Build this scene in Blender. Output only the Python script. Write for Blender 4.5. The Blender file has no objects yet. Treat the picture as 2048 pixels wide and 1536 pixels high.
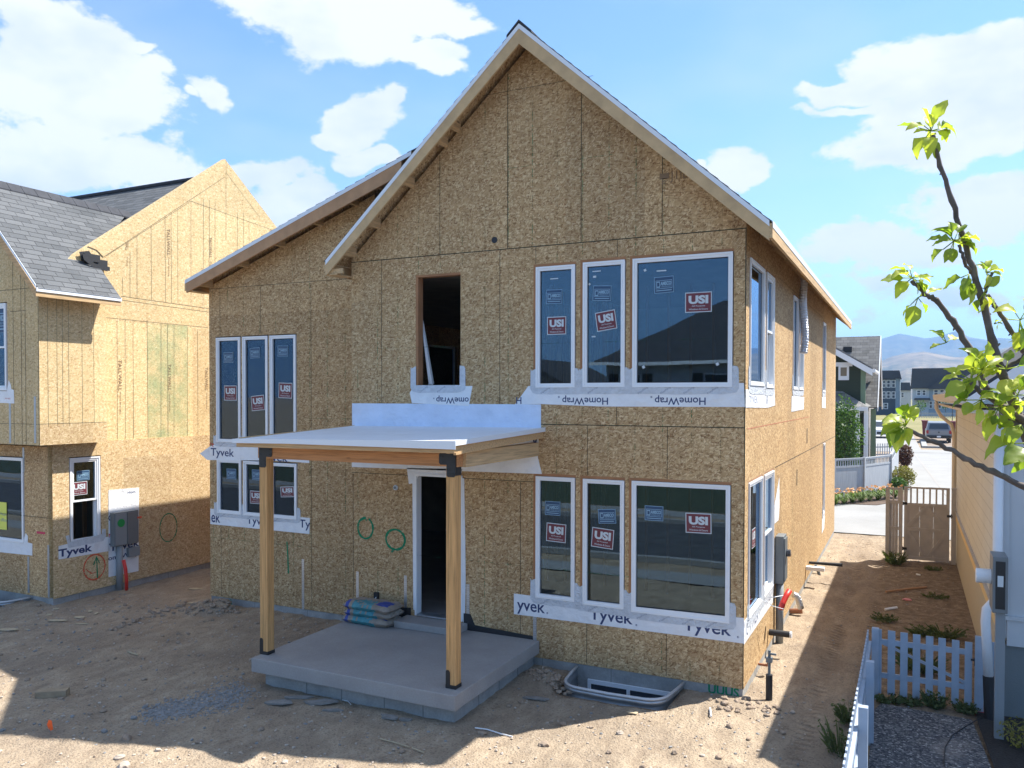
import bpy, bmesh, math, random
from mathutils import Vector, Matrix, noise
random.seed(7)
R = math.radians
SC = bpy.context.scene
COL = SC.collection

# ------------------------------------------------------------------ camera
F = 1630.0; YAW = R(26.03); PIT = R(-1.058); ROL = R(.0864); CX = 1024.; CY = 823.; H = 4.10
def _basis():
    cy, sy, cp, sp = math.cos(YAW), math.sin(YAW), math.cos(PIT), math.sin(PIT)
    f = Vector((-sy*cp, cy*cp, sp)); r = Vector((cy, sy, 0)); u = r.cross(f)
    c, s = math.cos(ROL), math.sin(ROL)
    return r*c+u*s, -r*s+u*c, f
RT, UP, FW = _basis()
cam = bpy.data.cameras.new('camera'); camo = bpy.data.objects.new('camera', cam); COL.objects.link(camo)
m = Matrix((RT, UP, -FW)).transposed().to_4x4(); m.translation = (0, 0, H); camo.matrix_world = m
cam.sensor_fit = 'HORIZONTAL'; cam.sensor_width = 36.0; cam.lens = F/2048*36
cam.shift_y = (CY-768)/2048; cam.clip_end = 30000; cam.clip_start = .1
SC.camera = camo
# photo-pixel -> real 3D point on a known plane (survey helper)
def ray(px, py): return RT*((px-CX)/F) + UP*(-(py-CY)/F) + FW
def onY(px, py, Y): d = ray(px, py); t = Y/d.y; return (d.x*t, H+d.z*t)
def onX(px, py, X): d = ray(px, py); t = X/d.x; return (d.y*t, H+d.z*t)
def onZ(px, py, Z=0.): d = ray(px, py); t = (Z-H)/d.z; return (d.x*t, d.y*t)
def at(px, py, dep): return Vector((0, 0, H)) + ray(px, py)*dep

# ------------------------------------------------------------------ light
SUN_EL = R(54.8); SUN_AZ = R(44.5)
sd = Vector((math.sin(SUN_AZ)*math.cos(SUN_EL), math.cos(SUN_AZ)*math.cos(SUN_EL), math.sin(SUN_EL)))
sl = bpy.data.lights.new('sun', 'SUN'); sl.energy = 5.0; sl.angle = R(.55); sl.color = (1, .965, .90)
so = bpy.data.objects.new('sun', sl); COL.objects.link(so); so.rotation_euler = sd.to_track_quat('Z', 'Y').to_euler(); so.location = (0, 0, 30)
SC.view_settings.view_transform = 'Standard'; SC.view_settings.look = 'None'
SC.view_settings.exposure = 1.22; SC.view_settings.gamma = 1

# ------------------------------------------------------------------ node helper
class NT:
    def __init__(s, tree):
        s.t = tree; s.n = tree.nodes; s.l = tree.links
    def new(s, ty, **kw):
        n = s.n.new(ty)
        for k, v in kw.items(): setattr(n, k, v)
        return n
    def put(s, sock, v):
        if v is None: return
        if isinstance(v, bpy.types.NodeSocket): s.l.new(v, sock)
        else:
            if sock.type == 'RGBA' and len(v) == 3: v = (*v, 1)
            sock.default_value = v
    def math(s, op, a, b=None, c=None, clamp=False):
        n = s.new('ShaderNodeMath', operation=op, use_clamp=clamp)
        s.put(n.inputs[0], a); s.put(n.inputs[1], b)
        if c is not None: s.put(n.inputs[2], c)
        return n.outputs[0]
    def vmath(s, op, a, b=None):
        n = s.new('ShaderNodeVectorMath', operation=op); s.put(n.inputs[0], a); s.put(n.inputs[1], b)
        return n.outputs['Value'] if op in ('LENGTH', 'DOT_PRODUCT') else n.outputs[0]
    def mapping(s, v, loc=(0, 0, 0), rot=(0, 0, 0), sc=(1, 1, 1)):
        n = s.new('ShaderNodeMapping'); s.put(n.inputs[0], v)
        n.inputs[1].default_value = loc; n.inputs[2].default_value = rot; n.inputs[3].default_value = sc
        return n.outputs[0]
    def noise(s, v, scale, detail=3, rough=.55, col=False, dist=0.):
        n = s.new('ShaderNodeTexNoise'); s.put(n.inputs['Vector'], v); n.inputs['Scale'].default_value = scale
        n.inputs['Detail'].default_value = detail; n.inputs['Roughness'].default_value = rough; n.inputs['Distortion'].default_value = dist
        return n.outputs['Color' if col else 'Fac']
    def ramp(s, f, stops, interp='LINEAR'):
        n = s.new('ShaderNodeValToRGB'); s.put(n.inputs[0], f); n.color_ramp.interpolation = interp
        e = n.color_ramp.elements
        while len(e) < len(stops): e.new(.5)
        for i, (p, c) in enumerate(stops):
            e[i].position = p; e[i].color = (*c, 1) if len(c) == 3 else c
        return n.outputs[0]
    def rng(s, v, a, b, c=0., d=1., smooth=False):
        n = s.new('ShaderNodeMapRange'); s.put(n.inputs[0], v)
        for i, x in enumerate((a, b, c, d)): n.inputs[i+1].default_value = x
        if smooth: n.interpolation_type = 'SMOOTHSTEP'
        return n.outputs[0]
    def mix(s, f, a, b, mode='MIX'):
        n = s.new('ShaderNodeMix', data_type='RGBA', blend_type=mode)
        s.put(n.inputs[0], f); s.put(n.inputs[6], a); s.put(n.inputs[7], b); return n.outputs[2]
    def sep(s, v):
        n = s.new('ShaderNodeSeparateXYZ'); s.put(n.inputs[0], v); return n.outputs
    def comb(s, x=0., y=0., z=0.):
        n = s.new('ShaderNodeCombineXYZ')
        for i, q in enumerate((x, y, z)): s.put(n.inputs[i], q)
        return n.outputs[0]

def mat(name, color=None, rough=.8, metal=0., build=None, bump=None, spec=.5, var=.0, vscale=3.):
    mt = bpy.data.materials.new(name); mt.use_nodes = True
    t = NT(mt.node_tree); b = t.n['Principled BSDF']
    b.inputs['Roughness'].default_value = rough; b.inputs['Metallic'].default_value = metal
    b.inputs['Specular IOR Level'].default_value = spec
    geo = t.new('ShaderNodeNewGeometry'); P = geo.outputs['Position']
    if color is not None:
        if var:
            f = t.noise(P, vscale, 4); f = t.rng(f, .25, .75, 1-var, 1+var)
            c = t.mix(1.0, (*color, 1), t.comb(f, f, f), 'MULTIPLY'); t.put(b.inputs['Base Color'], c)
        else: b.inputs['Base Color'].default_value = (*color, 1)
    if build: build(t, b, P)
    if bump:
        sc, st, dist = bump
        n = t.new('ShaderNodeBump'); n.inputs['Strength'].default_value = st; n.inputs['Distance'].default_value = dist
        t.put(n.inputs['Height'], t.noise(P, sc, 4, .6)); t.put(b.inputs['Normal'], n.outputs[0])
    return mt

# ------------------------------------------------------------------ world
w = bpy.data.worlds.new('World'); SC.world = w; w.use_nodes = True
t = NT(w.node_tree); bg = t.n['Background']
sky = t.new('ShaderNodeTexSky', sky_type='NISHITA', sun_disc=False, sun_elevation=SUN_EL, sun_rotation=SUN_AZ, altitude=1400, air_density=1.0, dust_density=.6, ozone_density=1.0)
gen = t.new('ShaderNodeTexCoord').outputs['Generated']
sx, sy_, sz = t.sep(gen)[:3]
az = t.math('ARCTAN2', sx, sy_); el = t.math('ARCSINE', sz)
def azel(px, py):
    d = ray(px, py).normalized(); return math.atan2(d.x, d.y), math.asin(d.z)
BL = [(90,40,150,60,1.2),(150,170,190,95,1.2),(30,150,120,110,1.2),(90,300,200,80,1.1),(230,320,170,60,1.1),(340,355,110,40,.9),(30,360,130,30,.9),
 (560,15,120,70,1.2),(690,50,140,75,1.3),(800,25,130,60,1.2),(900,55,110,28,1.0),(640,95,60,25,.9),(850,120,90,32,1.1),(880,150,70,20,1.),(735,245,80,45,1.2),(700,282,80,22,1.1),(790,215,30,35,1.1),
 (415,180,45,32,1.1),(365,185,20,12,.9),(745,325,60,17,1.0),(520,355,110,35,1.2),(600,400,100,40,1.2),(560,430,120,28,1.1),(280,95,50,12,.8),
 (1455,350,65,34,1.1),(1400,335,20,10,.9),(1900,120,220,70,1.35),(1990,190,260,110,1.35),(1690,185,140,28,1.15),(1700,225,110,16,.9),(1900,280,210,60,1.2),(2010,90,120,40,1.2),
 (1800,490,300,46,.9),(2010,420,240,70,1.),(1700,560,250,40,.6),(1950,590,300,60,.7),(1500,20,60,10,.4),
 (-350,150,260,160,1.2),(-700,-150,250,150,1.1),(2500,250,300,160,1.),(2900,-100,250,130,1.),(1200,-500,300,120,1.1),(300,-450,260,120,1.1),(-300,-600,260,120,1.1),(2200,-600,260,120,1.)]
acc = None
wn = t.noise(gen, 7.0, 3, .62, col=True)
wv = t.vmath('MULTIPLY', t.vmath('SUBTRACT', wn, (.5, .5, .5)), (.10, .085, 0))
ae = t.vmath('ADD', t.comb(az, el, 0.), wv)
for (px, py, rx, ry, wt) in BL:
    if -400 < px < 2500 and -100 < py:
        a0, e0 = azel(px, py); ra = abs(azel(px+rx, py)[0]-azel(px-rx, py)[0])/2; re = abs(azel(px, py+ry)[1]-azel(px, py-ry)[1])/2
    else:
        a0 = -YAW+(px-1024)/1500; e0 = min(1.35, .05+(786-py)/1500); ra = rx/1400; re = ry/1400
    dn = t.new('ShaderNodeVectorMath', operation='MULTIPLY_ADD'); t.put(dn.inputs[0], ae); dn.inputs[1].default_value = (1/ra, 1/re, 0); dn.inputs[2].default_value = (-a0/ra, -e0/re, 0)
    v = t.math('MULTIPLY_ADD', t.vmath('LENGTH', dn.outputs[0]), -wt/1.75, wt)
    acc = v if acc is None else t.math('MAXIMUM', acc, v)
n1 = t.noise(t.mapping(gen, sc=(1, 1, 1.8)), 11, 8, .66)
n2 = t.noise(t.mapping(gen, sc=(1, 1, 2.4)), 3.2, 3, .6)
den = t.math('ADD', t.math('MAXIMUM', acc, 0.), t.math('MULTIPLY', t.math('SUBTRACT', n1, .5), 1.55))
mask = t.rng(den, .38, .62, 0., 1., True)
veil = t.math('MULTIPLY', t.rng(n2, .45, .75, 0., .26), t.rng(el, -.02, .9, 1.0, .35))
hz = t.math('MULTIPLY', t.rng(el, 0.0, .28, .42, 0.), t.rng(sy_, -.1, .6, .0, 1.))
mask = t.math('MAXIMUM', t.math('MAXIMUM', mask, t.math('MAXIMUM', veil, t.rng(el, .70, 1.2, 0., .55))), hz)  # white veil added overhead, out of view, to whiten the fill light in shade
shade = t.noise(t.mapping(gen, loc=(0, 0, .04), sc=(1, 1, 2.)), 6, 4, .6)
ccol = t.ramp(shade, [(.30, (.37, .405, .45)), (.52, (.48, .49, .50))])
SKYS = .104
skc = t.mix(1.0, sky.outputs[0], (SKYS*.92, SKYS*1.07, SKYS*1.15, 1), 'MULTIPLY')
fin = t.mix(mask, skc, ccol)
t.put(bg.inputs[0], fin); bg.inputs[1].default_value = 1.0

# ------------------------------------------------------------------ materials
def osb(base, dark, light, amt=.55, red=(.30, .14, .06)):
    def f(t, b, P):
        x, y, z = t.sep(P)[:3]
        v = t.comb(t.math('ADD', x, t.math('MULTIPLY', y, .973)), z, 0.)
        c = t.mix(t.rng(t.noise(v, 1.1, 4), .3, .7, 0, 1), tuple(q*.86 for q in base), tuple(q*1.12 for q in base))
        for i, (ang, sx_, sy2) in enumerate(((.45, 8, 36), (-.6, 9, 42), (1.45, 9, 34), (2.3, 10, 44), (.05, 8, 34))):
            mv = t.mapping(t.mapping(v, loc=(i*3.1, i*1.7, 0), rot=(0, 0, ang)), sc=(sx_*1.8, sy2*1.45, 1))
            vo = t.new('ShaderNodeTexVoronoi', voronoi_dimensions='2D'); t.put(vo.inputs['Vector'], mv); vo.inputs['Scale'].default_value = 1.
            r_, g_, b_ = t.sep(vo.outputs['Color'])[:3]
            mk = t.math('MULTIPLY', t.rng(r_, .55, .60), t.rng(vo.outputs['Distance'], .35, .5, 1, 0))
            cc = t.ramp(g_, [(0., dark), (.18, tuple(.6*dark[k]+.4*base[k] for k in range(3))), (.5, base), (.93, light), (.985, red)])
            c = t.mix(t.math('MULTIPLY', mk, amt), c, cc)
        br = t.new('ShaderNodeTexBrick'); t.put(br.inputs['Vector'], t.mapping(v, loc=(.37, .12, 0))); br.offset = .5
        br.inputs['Scale'].default_value = 1.; br.inputs['Brick Width'].default_value = 1.22; br.inputs['Row Height'].default_value = 2.9; br.inputs['Mortar Size'].default_value = .0
        br.inputs['Color1'].default_value = (.88, .87, .86, 1); br.inputs['Color2'].default_value = (1.10, 1.09, 1.06, 1); br.inputs['Bias'].default_value = .1
        c = t.mix(1.0, c, br.outputs[0], 'MULTIPLY')
        run = t.noise(t.mapping(v, sc=(5, .35, 1)), 1.3, 5, .7); c = t.mix(t.rng(run, .56, .74, 0, .30), c, tuple(q*.55 for q in base))
        # damp / handling stains
        st = t.rng(t.noise(v, .55, 5, .6), .52, .75, 0, .22)
        c = t.mix(st, c, tuple(q*.62 for q in base))
        t.put(b.inputs['Base Color'], c)
    return f
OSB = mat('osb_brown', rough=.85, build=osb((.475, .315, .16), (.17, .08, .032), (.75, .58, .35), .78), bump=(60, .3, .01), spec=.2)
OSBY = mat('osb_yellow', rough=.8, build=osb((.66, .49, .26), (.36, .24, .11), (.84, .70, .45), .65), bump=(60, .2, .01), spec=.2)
OSBD = mat('osb_dark_panel', rough=.85, build=osb((.56, .41, .225), (.32, .18, .075), (.80, .64, .42), .8), bump=(60, .3, .01), spec=.2)
def lumber(axis, base=(.52, .34, .17)):
    def f(t, b, P):
        s = {'x': (.6, 14, 14), 'y': (14, .6, 14), 'z': (14, 14, .6)}[axis]
        n = t.noise(t.mapping(P, sc=s), 3.0, 5, .65)
        c = t.ramp(n, [(.3, tuple(q*.62 for q in base)), (.5, base), (.72, tuple(min(1, q*1.28) for q in base))])
        k = t.new('ShaderNodeTexVoronoi'); t.put(k.inputs['Vector'], t.mapping(P, sc={'x': (1, 3, 3), 'y': (3, 1, 3), 'z': (3, 3, 1)}[axis])); k.inputs['Scale'].default_value = 1.5
        c = t.mix(t.rng(k.outputs['Distance'], .05, .10, .8, 0), c, tuple(q*.3 for q in base))
        t.put(b.inputs['Base Color'], c)
    return f
RAKE = mat('rake_lumber', (.54, .37, .19), .7, var=.16, vscale=5)
LX = mat('lumber_across', rough=.7, build=lumber('x', (.56, .36, .18)), spec=.25)
RAKEP = mat('rake_fir', (.46, .26, .13), .7, var=.16, vscale=5)
LXP = mat('beam_fir', rough=.7, build=lumber('x', (.50, .24, .10)), spec=.25)
LY = mat('lumber_depth', rough=.7, build=lumber('y', (.56, .38, .20)), spec=.25)
LZ = mat('lumber_upright', rough=.7, build=lumber('z', (.56, .32, .13)), spec=.25)
LZB = mat('stud_wood', rough=.85, build=lumber('z', (.40, .23, .115)), spec=.2)
SEAM = mat('panel_gap', (.03, .035, .02), .9)
SEAMB = mat('chalk_line', (.20, .17, .10), .9)
def dotted(t, b, P):
    x, y, z = t.sep(P)[:3]
    n = t.noise(P, 28, 2); a = t.rng(n, .45, .55)
    big = t.rng(t.noise(P, .9, 2), .40, .56)
    b.inputs['Base Color'].default_value = (.03, .17, .07, 1)
    t.put(b.inputs['Alpha'], t.math('MULTIPLY', a, t.math('MULTIPLY', big, .95)))
NAIL = mat('green_guide_line', rough=.9, build=dotted)
VINYL = mat('white_vinyl', (.80, .81, .82), .35)
def wrapf(t, b, P):
    n = t.noise(P, 5, 4); t.put(b.inputs['Base Color'], t.ramp(n, [(.3, (.74, .75, .77)), (.7, (.83, .84, .85))]))
WRAP = mat('house_wrap', rough=.55, build=wrapf, bump=(3.5, .7, .07))
TAPE = mat('flashing_tape', (.60, .63, .67), .5, var=.12, vscale=12, bump=(26, .8, .04))
INK = mat('navy_ink', (.03, .05, .14), .6); INKR = mat('red_ink', (.6, .04, .05), .6); INKG = mat('grey_ink', (.25, .28, .36), .7)
BROWNINK = mat('stamp_ink', (.24, .16, .09), .8)
def sprayf(t, b, P):
    b.inputs['Base Color'].default_value = (.0, .20, .085, 1)
    t.put(b.inputs['Alpha'], t.rng(t.noise(P, 45, 3), .25, .42))
SPRAY = mat('green_spray_paint', rough=.7, build=sprayf)
def spraf2(t, b, P):
    b.inputs['Base Color'].default_value = (.75, .10, .04, 1)
    t.put(b.inputs['Alpha'], t.rng(t.noise(P, 30, 3), .30, .50, 0, .9))
SPRAYO = mat('orange_spray_paint', rough=.7, build=spraf2)
def tintf(t, b, P):
    b.inputs['Base Color'].default_value = (.24, .50, .28, 1)
    x, y, z = t.sep(P)[:3]
    n = t.noise(P, 2.2, 5, .7); t.put(b.inputs['Alpha'], t.rng(n, .36, .72, .02, .24))
TINT = mat('green_overspray', rough=.8, build=tintf)
def glassf(dark=.70, refl=1.0):
    def f(t, b, P):
        fr = t.new('ShaderNodeFresnel'); fr.inputs[0].default_value = 1.62
        fac = t.math('MULTIPLY_ADD', fr.outputs[0], 1.4*refl, .02*refl, clamp=True)
        tr = t.new('ShaderNodeBsdfTransparent'); tr.inputs[0].default_value = (dark*.92, dark, dark*.97, 1)
        gl = t.new('ShaderNodeBsdfGlossy'); gl.inputs['Roughness'].default_value = .004; gl.inputs[0].default_value = (.50, .68, .90, 1)
        bp = t.new('ShaderNodeBump'); bp.inputs['Strength'].default_value = .12; bp.inputs['Distance'].default_value = .01
        t.put(bp.inputs['Height'], t.noise(P, 1.1, 1)); t.put(gl.inputs['Normal'], bp.outputs[0])
        mx = t.new('ShaderNodeMixShader'); t.put(mx.inputs[0], fac); t.l.new(tr.outputs[0], mx.inputs[1]); t.l.new(gl.outputs[0], mx.inputs[2])
        t.l.new(mx.outputs[0], t.n['Material Output'].inputs[0])
    return f
GLASS = mat('window_glass', build=glassf())
DKGLASS = mat('dark_window_glass', (.05, .06, .075), .08)
SRED = mat('sticker_red', (.15, .028, .038), .5); SWHITE = mat('sticker_white', (.55, .60, .62), .5); SBLUE = mat('sticker_blue', (.022, .065, .14), .5); SPALE = mat('sticker_pale_blue', (.26, .42, .54), .5)
SYEL = mat('sticker_yellow', (.75, .75, .12), .5)
def concf(c1, c2, sc=2.5):
    def f(t, b, P):
        n = t.noise(P, sc, 6, .62); m_ = t.noise(P, 40, 2)
        c = t.ramp(n, [(.3, c1), (.7, c2)]); t.put(b.inputs['Base Color'], t.mix(t.rng(m_, .35, .7, 0, .25), c, tuple(q*.7 for q in c1)))
    return f
CONC = mat('patio_concrete', rough=.85, build=concf((.31, .29, .275), (.38, .36, .34), 1.6), bump=(30, .25, .01), spec=.3)
FOUND = mat('foundation_concrete', rough=.9, build=concf((.26, .26, .25), (.42, .41, .39), 3.5), bump=(25, .4, .01), spec=.2)
ROADC = mat('pale_concrete_paving', rough=.9, build=concf((.27, .265, .255), (.33, .325, .315), .6), spec=.2)
ASPH = mat('asphalt', rough=.9, build=concf((.07, .07, .075), (.11, .11, .11), 1.5), bump=(60, .4, .01), spec=.2)
def gravf(t, b, P):
    v = t.new('ShaderNodeTexVoronoi'); t.put(v.inputs['Vector'], P); v.inputs['Scale'].default_value = 42
    r_ = t.sep(v.outputs['Color'])[0]
    c = t.ramp(r_, [(0, (.045, .045, .05)), (.6, (.12, .12, .125)), (.9, (.22, .21, .20)), (1, (.42, .40, .38))])
    dust = t.rng(t.noise(P, 1.3, 4), .55, .72, 0, .55)
    c = t.mix(dust, c, (.36, .31, .27)); t.put(b.inputs['Base Color'], c)
    bp = t.new('ShaderNodeBump'); bp.inputs['Strength'].default_value = .7; bp.inputs['Distance'].default_value = .02
    t.put(bp.inputs['Height'], t.math('SUBTRACT', 1., v.outputs['Distance'])); t.put(b.inputs['Normal'], bp.outputs[0])
GRAV = mat('grey_crushed_gravel', rough=.95, build=gravf, spec=.2)
MULCH = mat('black_mulch', (.025, .022, .02), .95, var=.6, vscale=30, bump=(40, 1., .03))
GALV = mat('galvanised_steel', (.42, .44, .46), .42, .75, var=.12, vscale=8, bump=(90, .3, .004))
STRAPM = mat('strap_steel', (.62, .62, .62), .35, .8, var=.15, vscale=30)
GREYP = mat('grey_painted_metal', (.17, .19, .20), .45, .2, var=.06)
GREYPV = mat('grey_pvc', (.23, .25, .26), .5)
BLACK = mat('black_powder_coat', (.018, .019, .02), .45); BLACKP = mat('black_plastic', (.02, .02, .022), .6)
WPAINT = mat('white_paint', (.78, .79, .80), .5, var=.04)
WDRIP = mat('white_drip_edge', (.74, .77, .80), .35)
UNDER = mat('white_roof_underlay', (.78, .80, .83), .5, var=.05, bump=(3, .5, .06))
FLASH = mat('white_peel_flashing', (.66, .74, .88), .5, var=.07, bump=(2.2, .8, .12))
REDP = mat('red_conduit', (.62, .03, .02), .45)
COPPER = mat('copper_pipe', (.30, .13, .07), .5, .6)
def foilf(t, b, P):
    x, y, z = t.sep(P)[:3]
    b.inputs['Base Color'].default_value = (.75, .75, .77, 1)
FOIL = mat('foil_duct', (.72, .73, .75), .28, .9, bump=(70, .9, .02))
ORANGE = mat('orange_plastic_flag', (.95, .13, .02), .5)
def shingf(plane, c1, c2, c3, rowh=.145):
    def f(t, b, P):
        x, y, z = t.sep(P)[:3]
        u = {'y': y, 'x': x}[plane]
        v = t.comb(u, z, 0.)
        br = t.new('ShaderNodeTexBrick'); t.put(br.inputs['Vector'], v); br.offset = .37
        br.inputs['Scale'].default_value = 1.; br.inputs['Brick Width'].default_value = .34; br.inputs['Row Height'].default_value = rowh*.72
        br.inputs['Mortar Size'].default_value = .007; br.inputs['Mortar Smooth'].default_value = .3
        br.inputs['Color1'].default_value = (*c1, 1); br.inputs['Color2'].default_value = (*c2, 1); br.inputs['Mortar'].default_value = (*c3, 1)
        c = t.mix(t.rng(t.noise(P, 2., 4), .3, .7, 0, .35), br.outputs[0], c2)
        c = t.mix(t.rng(t.noise(P, 90, 1), .4, .7, 0, .3), c, c3); t.put(b.inputs['Base Color'], c)
        bp = t.new('ShaderNodeBump'); bp.inputs['Strength'].default_value = .6; bp.inputs['Distance'].default_value = .02
        t.put(bp.inputs['Height'], t.math('SUBTRACT', 1., br.outputs['Fac'])); t.put(b.inputs['Normal'], bp.outputs[0])
    return f
SHY = mat('grey_shingles_side', rough=.95, build=shingf('y', (.085, .09, .095), (.155, .16, .165), (.03, .03, .033)), spec=.2)
SHX = mat('grey_shingles_front', rough=.95, build=shingf('x', (.085, .09, .095), (.15, .155, .16), (.03, .03, .033)), spec=.2)
SHT = mat('weathered_shingles', rough=.95, build=shingf('x', (.15, .145, .135), (.26, .25, .235), (.06, .06, .06), .22), spec=.2)
SHD = mat('dark_shingles', (.05, .052, .06), .95, var=.2, vscale=6)
def sidf(c, horiz=True, pitch=.15):
    def f(t, b, P):
        x, y, z = t.sep(P)[:3]
        fr = t.math('FRACT', t.math('DIVIDE', z if horiz else t.math('ADD', x, y), pitch))
        k = t.rng(fr, 0., .09, 0., 1.)
        cc = t.mix(k, tuple(q*.55 for q in c), c); n = t.noise(P, 1.5, 4); f2 = t.rng(n, .3, .7, .94, 1.06)
        t.put(b.inputs['Base Color'], t.mix(1.0, cc, t.comb(f2, f2, f2), 'MULTIPLY'))
        bp = t.new('ShaderNodeBump'); bp.inputs['Strength'].default_value = .4; bp.inputs['Distance'].default_value = .015
        t.put(bp.inputs['Height'], fr); t.put(b.inputs['Normal'], bp.outputs[0])
    return f
SIDY = mat('tan_lap_siding', rough=.6, build=sidf((.64, .62, .55), True, .19))
BANDY = mat('yellow_trim', (.72, .52, .24), .6, var=.04); STUC = mat('tan_stucco', (.48, .43, .33), .9, var=.08, vscale=20, bump=(60, .4, .01))
CREAM = mat('cream_trim', (.62, .54, .42), .5, var=.03)
GPALE = mat('pale_blue_grey_siding', (.52, .54, .55), .6, var=.03, bump=(40, .1, .005))
GSTUC = mat('grey_stucco', (.17, .19, .19), .9, var=.06, bump=(60, .4, .01))
SIDG = mat('dark_green_siding', rough=.6, build=sidf((.020, .036, .020), True, .16))
TRG = mat('sage_trim', (.17, .24, .15), .6); SIDW = mat('white_siding', rough=.6, build=sidf((.50, .53, .56), True, .16))
SIDN = mat('navy_siding', rough=.6, build=sidf((.05, .065, .085), True, .2)); SIDB = mat('blue_grey_siding', rough=.6, build=sidf((.26, .33, .40), True, .2))
SIDT = mat('taupe_siding', rough=.6, build=sidf((.30, .27, .24), True, .18))
TAUPE = mat('taupe_painted_wood', (.44, .41, .375), .7, var=.12, vscale=6)
def fenf(t, b, P):
    x, y, z = t.sep(P)[:3]
    n = t.noise(t.mapping(P, sc=(9, 9, .5)), 4, 4); t.put(b.inputs['Base Color'], t.ramp(n, [(.3, (.30, .32, .345)), (.7, (.42, .44, .46))]))
FENCE = mat('weathered_white_fence', rough=.7, build=fenf)
PICK = mat('picket_paint', (.34, .40, .48), .6, var=.12, vscale=5)
# ground
def dirtf(t, b, P):
    x, y, z = t.sep(P)[:3]
    n1 = t.noise(P, .7, 6, .62); n2 = t.noise(t.mapping(P, sc=(1, .45, 1), rot=(0, 0, .5)), 5, 6, .68); n3 = t.noise(P, 38, 3, .6)
    c = t.ramp(n2, [(.28, (.27, .205, .145)), (.5, (.39, .305, .215)), (.72, (.49, .395, .285))])
    c = t.mix(t.rng(n1, .44, .62, 0, .55), c, (.25, .195, .145))
    tr_ = t.math('SINE', t.math('MULTIPLY', t.math('ADD', y, t.math('MULTIPLY', x, .35)), 42.))
    # damp darker soil in the passage between the houses
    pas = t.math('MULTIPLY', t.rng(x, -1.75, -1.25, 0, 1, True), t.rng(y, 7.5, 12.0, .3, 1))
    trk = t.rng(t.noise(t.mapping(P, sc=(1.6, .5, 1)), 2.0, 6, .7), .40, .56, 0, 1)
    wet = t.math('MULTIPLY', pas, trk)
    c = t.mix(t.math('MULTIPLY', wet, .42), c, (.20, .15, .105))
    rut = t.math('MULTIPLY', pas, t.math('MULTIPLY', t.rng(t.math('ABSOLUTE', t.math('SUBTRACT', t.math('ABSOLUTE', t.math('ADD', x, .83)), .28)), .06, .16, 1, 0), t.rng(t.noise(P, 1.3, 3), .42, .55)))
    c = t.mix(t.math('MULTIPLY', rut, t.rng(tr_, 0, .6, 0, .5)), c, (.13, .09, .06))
    jx = t.math('ADD', x, t.math('MULTIPLY', t.math('SUBTRACT', n2, .5), 1.6))
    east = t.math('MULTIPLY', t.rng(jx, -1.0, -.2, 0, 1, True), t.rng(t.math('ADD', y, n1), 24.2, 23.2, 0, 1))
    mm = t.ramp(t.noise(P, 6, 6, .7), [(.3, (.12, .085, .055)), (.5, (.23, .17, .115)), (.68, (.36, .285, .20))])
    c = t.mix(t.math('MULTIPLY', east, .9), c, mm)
    c = t.mix(t.rng(n3, .52, .68, 0, .6), c, (.13, .095, .07)); c = t.mix(t.rng(n3, .36, .28, 0, .5), c, (.52, .43, .34))
    far = t.rng(y, 95, 110, 0, 1)
    c = t.mix(far, c, t.ramp(t.noise(P, .06, 4), [(.35, (.20, .19, .085)), (.7, (.27, .235, .12))]))
    t.put(b.inputs['Base Color'], c)
    bp = t.new('ShaderNodeBump'); bp.inputs['Strength'].default_value = .9; bp.inputs['Distance'].default_value = .07
    hh = t.math('ADD', t.math('MULTIPLY', n3, .45), t.math('ADD', n2, t.math('MULTIPLY', t.math('MULTIPLY', rut, tr_), .25))); t.put(bp.inputs['Height'], hh); t.put(b.inputs['Normal'], bp.outputs[0])
DIRT = mat('bare_dirt', rough=.95, build=dirtf, spec=.15)
STONE = mat('grey_stone', (.25, .245, .235), .9, var=.3, vscale=14); STONET = mat('tan_stone', (.42, .35, .28), .9, var=.25, vscale=14)
CLOD = mat('dirt_clod', (.29, .22, .16), .95, var=.3, vscale=20); MORT = mat('dried_mortar', (.24, .225, .205), .95, var=.25, vscale=12, bump=(30, .6, .02))
def leaff(c1, c2, tr=.35):
    def f(t, b, P):
        n = t.noise(P, 11 if tr < .4 else 7, 3); oi = t.new('ShaderNodeNewGeometry').outputs['Random Per Island']
        k = t.math('ADD', t.math('MULTIPLY', oi, .6), t.math('MULTIPLY', n, .4))
        c = t.ramp(k, [(.15, c1), (.85, c2)]); t.put(b.inputs['Base Color'], c)
        tl = t.new('ShaderNodeBsdfTranslucent'); t.put(tl.inputs[0], t.mix(1., c, (1.5, 1.7, .7, 1), 'MULTIPLY'))
        mx = t.new('ShaderNodeMixShader'); mx.inputs[0].default_value = tr
        t.l.new(b.outputs[0], mx.inputs[1]); t.l.new(tl.outputs[0], mx.inputs[2]); t.l.new(mx.outputs[0], t.n['Material Output'].inputs[0])
    return f
PEAR = mat('pear_leaf', rough=.42, build=leaff((.16, .24, .03), (.56, .56, .10), .5))
BARK = mat('pear_bark', rough=.8, build=concf((.085, .065, .055), (.18, .145, .12), 30))
BUSH = mat('bush_leaf', rough=.6, build=leaff((.025, .06, .012), (.11, .20, .04), .25)); WEED = mat('weed_leaf', rough=.7, build=leaff((.05, .075, .025), (.13, .16, .06), .25))
GOLD = mat('golden_shrub_leaf', rough=.7, build=leaff((.10, .10, .02), (.30, .26, .06), .25)); REDS = mat('red_shrub_leaf', rough=.7, build=leaff((.04, .02, .015), (.15, .06, .04), .2))
LILY = mat('daylily_leaf', rough=.6, build=leaff((.06, .10, .02), (.20, .28, .06), .3))
FLOW = mat('orange_petals', (.85, .48, .20), .6)
LAWN = mat('lawn_grass', (.05, .062, .03), .9, var=.4, vscale=5)
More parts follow.
